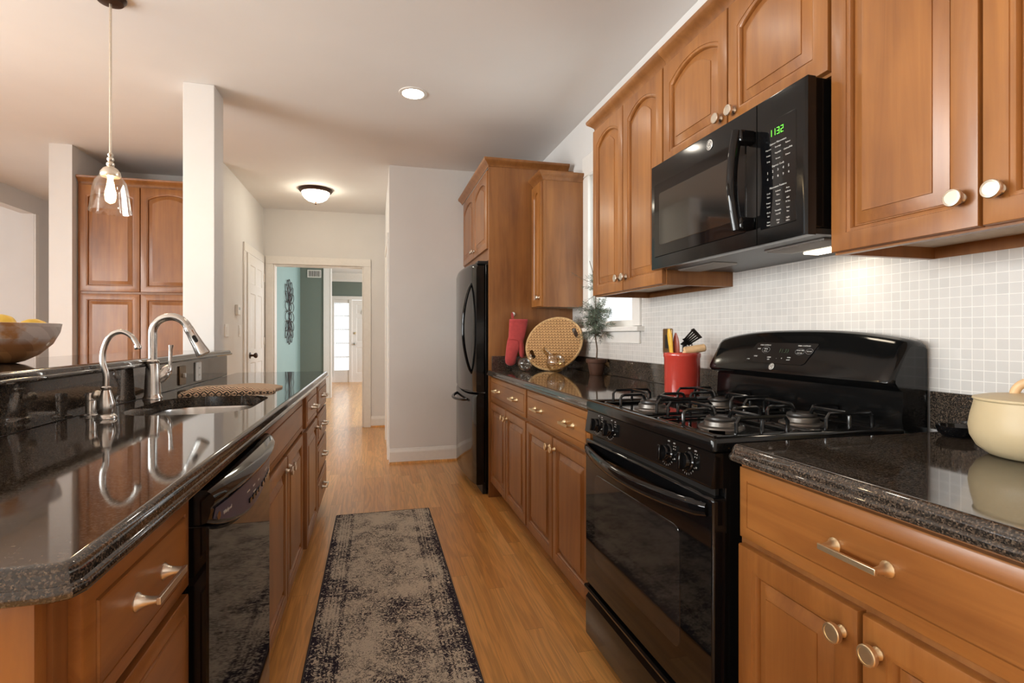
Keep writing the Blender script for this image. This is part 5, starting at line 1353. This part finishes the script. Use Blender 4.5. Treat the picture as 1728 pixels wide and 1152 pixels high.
# woven tray leaning in the corner
def weave_mat():
    m, nt, b = newmat('woven_seagrass'); L = nt.links
    tc = N(nt, 'ShaderNodeTexCoord'); sx = N(nt, 'ShaderNodeSeparateXYZ'); L.new(tc.outputs['Generated'], sx.inputs[0])
    def mth(op, a, b_=None, c=None):
        n = N(nt, 'ShaderNodeMath', operation=op)
        for i, v in enumerate((a, b_, c)):
            if v is None: continue
            if isinstance(v, (int, float)): n.inputs[i].default_value = v
            else: L.new(v, n.inputs[i])
        return n.outputs[0]
    u_ = mth('MULTIPLY', sx.outputs['X'], 19.0); v_ = mth('MULTIPLY', sx.outputs['Z'], 19.0)
    zig = mth('PINGPONG', u_, 0.5)
    w_ = mth('FRACT', mth('ADD', v_, mth('MULTIPLY', zig, 1.1)))
    hgt = mth('SINE', mth('MULTIPLY', w_, pi))
    col = mth('SINE', mth('MULTIPLY', mth('FRACT', mth('MULTIPLY', u_, 1.0)), pi))
    h = mth('MULTIPLY', mth('POWER', hgt, 0.6), mth('MULTIPLY_ADD', mth('POWER', col, 0.5), 0.6, 0.4))
    nz = N(nt, 'ShaderNodeTexNoise'); nz.inputs['Scale'].default_value = 26; nz.inputs['Detail'].default_value = 4; L.new(tc.outputs['Generated'], nz.inputs['Vector'])
    f = mth('ADD', mth('MULTIPLY', h, 0.75), mth('MULTIPLY', nz.outputs['Fac'], 0.35))
    cr = N(nt, 'ShaderNodeValToRGB'); e = cr.color_ramp.elements
    e[0].position = 0.25; e[0].color = (0.085, 0.034, 0.010, 1); e[1].position = 0.85; e[1].color = (0.55, 0.31, 0.125, 1)
    k = e.new(0.5); k.color = (0.33, 0.165, 0.058, 1)
    L.new(f, cr.inputs['Fac']); L.new(cr.outputs['Color'], b.inputs['Base Color']); b.inputs['Roughness'].default_value = 0.75
    bp = N(nt, 'ShaderNodeBump'); bp.inputs['Strength'].default_value = 0.8; bp.inputs['Distance'].default_value = 0.004
    L.new(h, bp.inputs['Height']); L.new(bp.outputs['Normal'], b.inputs['Normal'])
    return m
TA, TB = 0.205, 0.178
def ell(a, b_, n=64, cx=0, cy=0): return [(cx + a * cos(2 * pi * i / n), cy + b_ * sin(2 * pi * i / n)) for i in range(n)]
bm = BM(); outs = ell(TA, TB); hol = [rrect(-TA + 0.022, -TA + 0.050, -0.034, 0.034, 0.0135, 5), rrect(TA - 0.050, TA - 0.022, -0.034, 0.034, 0.0135, 5)]
es = []; 
for lp in [outs] + hol:
    vs = [bm.verts.new((p[0], p[1], 0.0)) for p in lp]
    for i in range(len(vs)): es.append(bm.edges.new((vs[i], vs[(i + 1) % len(vs)])))
bmesh.ops.triangle_fill(bm, edges=es, use_beauty=True)
g = bmesh.ops.extrude_face_region(bm, geom=bm.faces[:])
bmesh.ops.translate(bm, verts=[v for v in g['geom'] if isinstance(v, bmesh.types.BMVert)], vec=(0, 0, 0.012))
TBASE = Vector((1.19, 3.445, CT1 + 0.003))
th_roll, lean = radians(28), radians(13)
hgt_ = sqrt((TA * sin(th_roll)) ** 2 + (TB * cos(th_roll)) ** 2)
# local: x along wall, y up the tray, z out of its face ; face toward -y world
Mt = Matrix.Rotation(radians(-36), 4, 'Z') @ Matrix.Rotation(pi / 2 - lean, 4, 'X') @ Matrix.Translation((0, hgt_ + 0.006, 0)) @ Matrix.Rotation(th_roll, 4, 'Z')
t = thing('woven_tray', 'oval woven seagrass tray leaning against the tall cabinet panel', 'tray', tuple(TBASE))
bm.transform(Mt); wv = part('woven_base', bm, weave_mat(), t)
bm = BM(); sweep(bm, [Mt @ Vector((p[0], p[1], 0.006)) for p in outs], circ(0.0085, 8), closed=True, up=Mt.to_3x3() @ Vector((0, 0, 1)))
part('braided_rim', bm, simple('rim_straw', (0.56, 0.35, 0.16), 0.75, vary=0.15, scale=90, bump=0.8, bscale=240), t)

# glass vases
t = thing('glass_bottle_vase', 'tilted-neck smoked glass bottle vase in front of the woven tray', 'vase', (1.165, 3.30, CT1 + 0.0006))
def flask_bm(R_, neck, nl, tilt):
    """round glass flask (double walled) lying with its neck tilted by tilt about the y axis."""
    prof = [(R_ * sin(a_), -R_ * cos(a_)) for a_ in [pi * i / 22 for i in range(0, 19)] if R_ * sin(a_) > neck * 1.25 or a_ < 1.5]
    z_ = prof[-1][1]
    prof += [(neck * 1.08, z_ + 0.010), (neck, z_ + 0.022), (neck, z_ + nl - 0.004), (neck * 1.14, z_ + nl), (neck * 0.98, z_ + nl + 0.001)]
    prof += [(neck * 0.86, z_ + nl - 0.004), (neck * 0.86, z_ + 0.02)] + [(r_ * 0.955, zz_ * 0.955) for r_, zz_ in reversed(prof[:-5])]
    return lathe(BM(), prof, 40, Matrix.Translation((0, 0, R_)) @ Matrix.Rotation(tilt, 4, 'Y'), False, False)
part('glass_body', flask_bm(0.065, 0.018, 0.075, radians(-44)), M_AMBER, t, ang=70)
t = thing('glass_globe_vase', 'small clear round glass vase with tilted neck before the red mitt', 'vase', (1.00, 3.47, CT1 + 0.0006))
part('glass_body', flask_bm(0.052, 0.019, 0.030, radians(42)), M_CLEAR, t, ang=70)

# oven mitt on a hook
t = thing('wall_hook', 'small round white hook on the side of the tall wooden cabinet', 'hook', (0.972, 3.679, 1.316))
part('disc', lathe(BM(), [(0, 0), (0.014, 0), (0.014, 0.004), (0.010, 0.006), (0, 0.006)], 24, YM), M_WHITEP, t)
part('peg', sweep(BM(), [(0, -0.005, -0.004), (0, -0.012, -0.010), (0, -0.016, -0.014), (0, -0.017, -0.006)], circ(0.003, 8)), M_WHITEP, t)
M_MITT = simple('red_cotton', (0.42, 0.046, 0.042), 0.85, vary=0.05, scale=40, bump=0.5, bscale=260, sheen=0.3)
t = thing('oven_mitt', 'red quilted oven mitt hanging from the hook on the tall cabinet', 'oven mitt', (0.975, 3.636, 0.945))
def mitt_loft(bm, secs, n=20):
    rings(bm, [[Vector((cx_ + w_ * cos(2 * pi * i / n), -0.002 + t_ * sin(2 * pi * i / n), z_)) for i in range(n)] for cx_, w_, t_, z_ in secs])
bm = BM()
mitt_loft(bm, [(-0.032, 0.012, 0.006, 0.000), (-0.033, 0.028, 0.014, 0.008), (-0.034, 0.038, 0.018, 0.022), (-0.033, 0.042, 0.021, 0.05), (-0.026, 0.044, 0.022, 0.09), (-0.014, 0.052, 0.021, 0.135), (0.000, 0.060, 0.018, 0.17), (0.012, 0.062, 0.016, 0.205), (0.020, 0.066, 0.016, 0.27), (0.025, 0.069, 0.017, 0.318), (0.026, 0.069, 0.017, 0.330), (0.026, 0.064, 0.012, 0.333)])
mitt_loft(bm, [(0.050, 0.006, 0.005, 0.058), (0.050, 0.015, 0.012, 0.064), (0.049, 0.020, 0.016, 0.082), (0.046, 0.022, 0.018, 0.115), (0.040, 0.024, 0.017, 0.150), (0.026, 0.030, 0.014, 0.19), (0.015, 0.03, 0.010, 0.215)])
mt = part('mitt_body', bm, M_MITT, t, ang=70)
bm = BM(); sweep(bm, [(-0.043, -0.008, 0.312), (0.0, -0.018, 0.312), (0.05, -0.018, 0.312), (0.092, -0.008, 0.312)], [(0.0012 * cos(a), 0.0012 * sin(a)) for a in [2 * pi * i / 6 for i in range(6)]])
sweep(bm, [(-0.052, -0.012, 0.185), (-0.02, -0.021, 0.188), (0.016, -0.021, 0.178), (0.024, -0.018, 0.150), (0.022, -0.014, 0.115)], [(0.0014 * cos(a), 0.0014 * sin(a)) for a in [2 * pi * i / 6 for i in range(6)]])
part('seams', bm, simple('dark_red_thread', (0.30, 0.03, 0.025), 0.9, vary=0.0), t)
bm = BM(); sweep(bm, smooth_path([(-0.018, 0.01, 0.335), (-0.024, 0.008, 0.362), (-0.020, 0.008, 0.378), (-0.014, 0.008, 0.362), (-0.010, 0.01, 0.335)], 4), rect(0.0045, 0.001), up=Vector((0, 1, 0)))
part('hanging_loop', bm, M_MITT, t)

# rosemary topiary
t = thing('potted_rosemary', 'tall potted rosemary plant with thin stem under the kitchen window', 'potted plant', (1.345, 3.05, CT1 + 0.0006))
M_TERRA = simple('terracotta', (0.085, 0.036, 0.020), 0.6, vary=0.05)
part('pot', lathe(BM(), [(0, 0), (0.040, 0), (0.042, 0.003), (0.054, 0.074), (0.062, 0.075), (0.064, 0.078), (0.065, 0.098), (0.062, 0.100), (0.057, 0.100), (0.054, 0.085), (0, 0.085)], 36), M_TERRA, t)
part('soil', lathe(BM(), [(0, 0.086), (0.0535, 0.086), (0.050, 0.090), (0, 0.092)], 24), simple('potting_soil', (0.03, 0.02, 0.014), 0.95, vary=0.2, bump=1.0), t)
M_STEM = simple('woody_stem', (0.10, 0.065, 0.04), 0.8, vary=0.1)
rnd = random.Random(5)
bm = BM(); stem = smooth_path([(0, 0, 0.088), (0.004, -0.002, 0.16), (-0.004, 0.003, 0.24), (0.002, 0, 0.33), (-0.003, 0.002, 0.45), (0.0, 0.03, 0.60), (-0.02, 0.06, 0.72)], 5)
tube(bm, stem, 0.0042, 8, [1.2 - 0.75 * i / len(stem) for i in range(len(stem))])
leafs = BM(); tips = []
def branch(p, d, L, droop, r=0.0016, dens=3):
    pts = []; v = Vector(d).normalized(); q = Vector(p); n = 8
    for i in range(n + 1):
        pts.append(q.copy()); v = (v + Vector((rnd.uniform(-.12, .12), rnd.uniform(-.12, .12), -droop + rnd.uniform(-.06, .06)))).normalized(); q = q + v * (L / n); q.x = min(q.x, 0.052)
    tube(bm, pts, r, 5, [1.0 - 0.6 * i / n for i in range(n + 1)])
    for i in range(1, n + 1):
        for k in range(dens * 2):
            b0 = pts[i - 1].lerp(pts[i], rnd.random()); ax = (pts[i] - pts[i - 1]).normalized()
            o = ax.orthogonal(); o.rotate(Matrix.Rotation(rnd.uniform(0, 2 * pi), 3, ax)); ld_ = (o * 0.8 + ax * 0.7).normalized()
            ll = rnd.uniform(0.016, 0.028); w = ld_.cross(ax).normalized() * 0.0013; up_ = ld_.cross(w).normalized() * 0.0007
            m_ = b0 + ld_ * ll * 0.5; e_ = b0 + ld_ * ll
            vs = [leafs.verts.new(x) for x in (b0, m_ + w, m_ + up_, m_ - w, m_ - up_, e_)]
            for a, b_, c in ((0, 1, 2), (0, 2, 3), (0, 3, 4), (0, 4, 1), (5, 2, 1), (5, 3, 2), (5, 4, 3), (5, 1, 4)): leafs.faces.new((vs[a], vs[b_], vs[c]))
for i in range(90):
    z = rnd.uniform(0.25, 0.42); a = rnd.uniform(0, 2 * pi); branch((0, 0, z), (cos(a) * 0.7, sin(a), rnd.uniform(-0.1, 0.9)), rnd.uniform(0.07, 0.17), rnd.uniform(0.0, 0.13))
for i in range(9):
    z = rnd.uniform(0.50, 0.60); a = rnd.uniform(0, 2 * pi); branch((0, 0.02, z), (cos(a) * 0.6, sin(a), rnd.uniform(-0.3, 0.7)), rnd.uniform(0.06, 0.10), 0.05, dens=2)
branch((0, 0.02, 0.58), (-0.7, 0.9, 0.25), 0.20, -0.02, dens=1); branch((0, 0.02, 0.50), (-0.6, 0.9, -0.5), 0.15, 0.06, dens=1); branch((0, 0, 0.25), (-0.5, 0.6, -0.6), 0.14, 0.1, dens=1); branch((0, 0, 0.30), (-0.6, 0.9, 0.3), 0.20, 0.01, dens=1)
part('stems', bm, M_STEM, t)
part('foliage', leafs, simple('rosemary_leaf', (0.105, 0.132, 0.088), 0.6, vary=0.25, scale=60), t, stuff=True)

# ================================================================ BEYOND THE DOORWAY
t = thing('wire_wall_art', 'tall looped black wire wall sculpture on the teal wall', 'wall art', (-1.318, 8.95, 1.535))
M_WIRE = simple('black_wire', (0.022, 0.018, 0.018), 0.5, vary=0.0)
bm = BM(); rnd = random.Random(11)
def petal(cx, cz, L, wd, ang, off):
    pts = []
    for i in range(28):
        a = 2 * pi * i / 28; px_, pz_ = L / 2 + L / 2 * cos(a), wd / 2 * sin(a)
        pts.append(Vector((0.012 + off, cx + px_ * cos(ang) - pz_ * sin(ang), cz + px_ * sin(ang) + pz_ * cos(ang))))
    tube(bm, pts, 0.0055, 6, closed=True)
for k in range(5): petal(0, 0.17, 0.36, 0.15, pi / 2 + (k - 2) * 0.42, 0.004 * (k % 2))
for k in range(5): petal(0, -0.17, 0.36, 0.15, -pi / 2 + (k - 2) * 0.42, 0.004 * (k % 2))
for s in (-1, 1):
    for z in (-0.28, -0.1, 0.1, 0.28): petal(0, z * 0.7, 0.30, 0.16, (0 if s > 0 else pi) + s * z * 0.8, 0.006)
for z in (-0.22, -0.08, 0.08, 0.22): petal(-0.10, z, 0.2, 0.12, 0.0, 0.01)
bm.transform(Matrix.Translation((-1.318, 8.95, 1.535)) @ Matrix.Diagonal((1, 1.45, 0.97, 1)))
part('wire_loops', bm, M_WIRE, t, world=True)
bm = BM()
for z in (-0.2, 0.2): tube(bm, [(-1.3195, 8.95, 1.535 + z), (-1.304, 8.95, 1.535 + z)], 0.006, 8)
tube(bm, [(-1.304, 8.95, 1.30), (-1.304, 8.95, 1.77)], 0.005, 8)
part('wall_mount', bm, M_WIRE, t, world=True)
t = thing('air_vent', 'white louvred air vent high on the dark grey green wall', 'vent', (-1.075, 10.30, 2.30), 0)
bm = BM(); 
for b_ in ((-0.12, 0.12, -0.012, 0, -0.07, -0.055), (-0.12, 0.12, -0.012, 0, 0.055, 0.07), (-0.12, -0.105, -0.012, 0, -0.055, 0.055), (0.105, 0.12, -0.012, 0, -0.055, 0.055)): box(bm, *b_, 0.002)
part('frame', bm, M_TRIM, t)
bm = BM()
for i in range(8): box(bm, -0.1 + i * 0.0265, -0.09 + i * 0.0265, -0.010, -0.002, -0.056, 0.056)
part('louvres', bm, M_TRIM, t)
part('duct_back', box(BM(), -0.106, 0.106, -0.002, -0.0005, -0.056, 0.056), M_RUBBER, t)
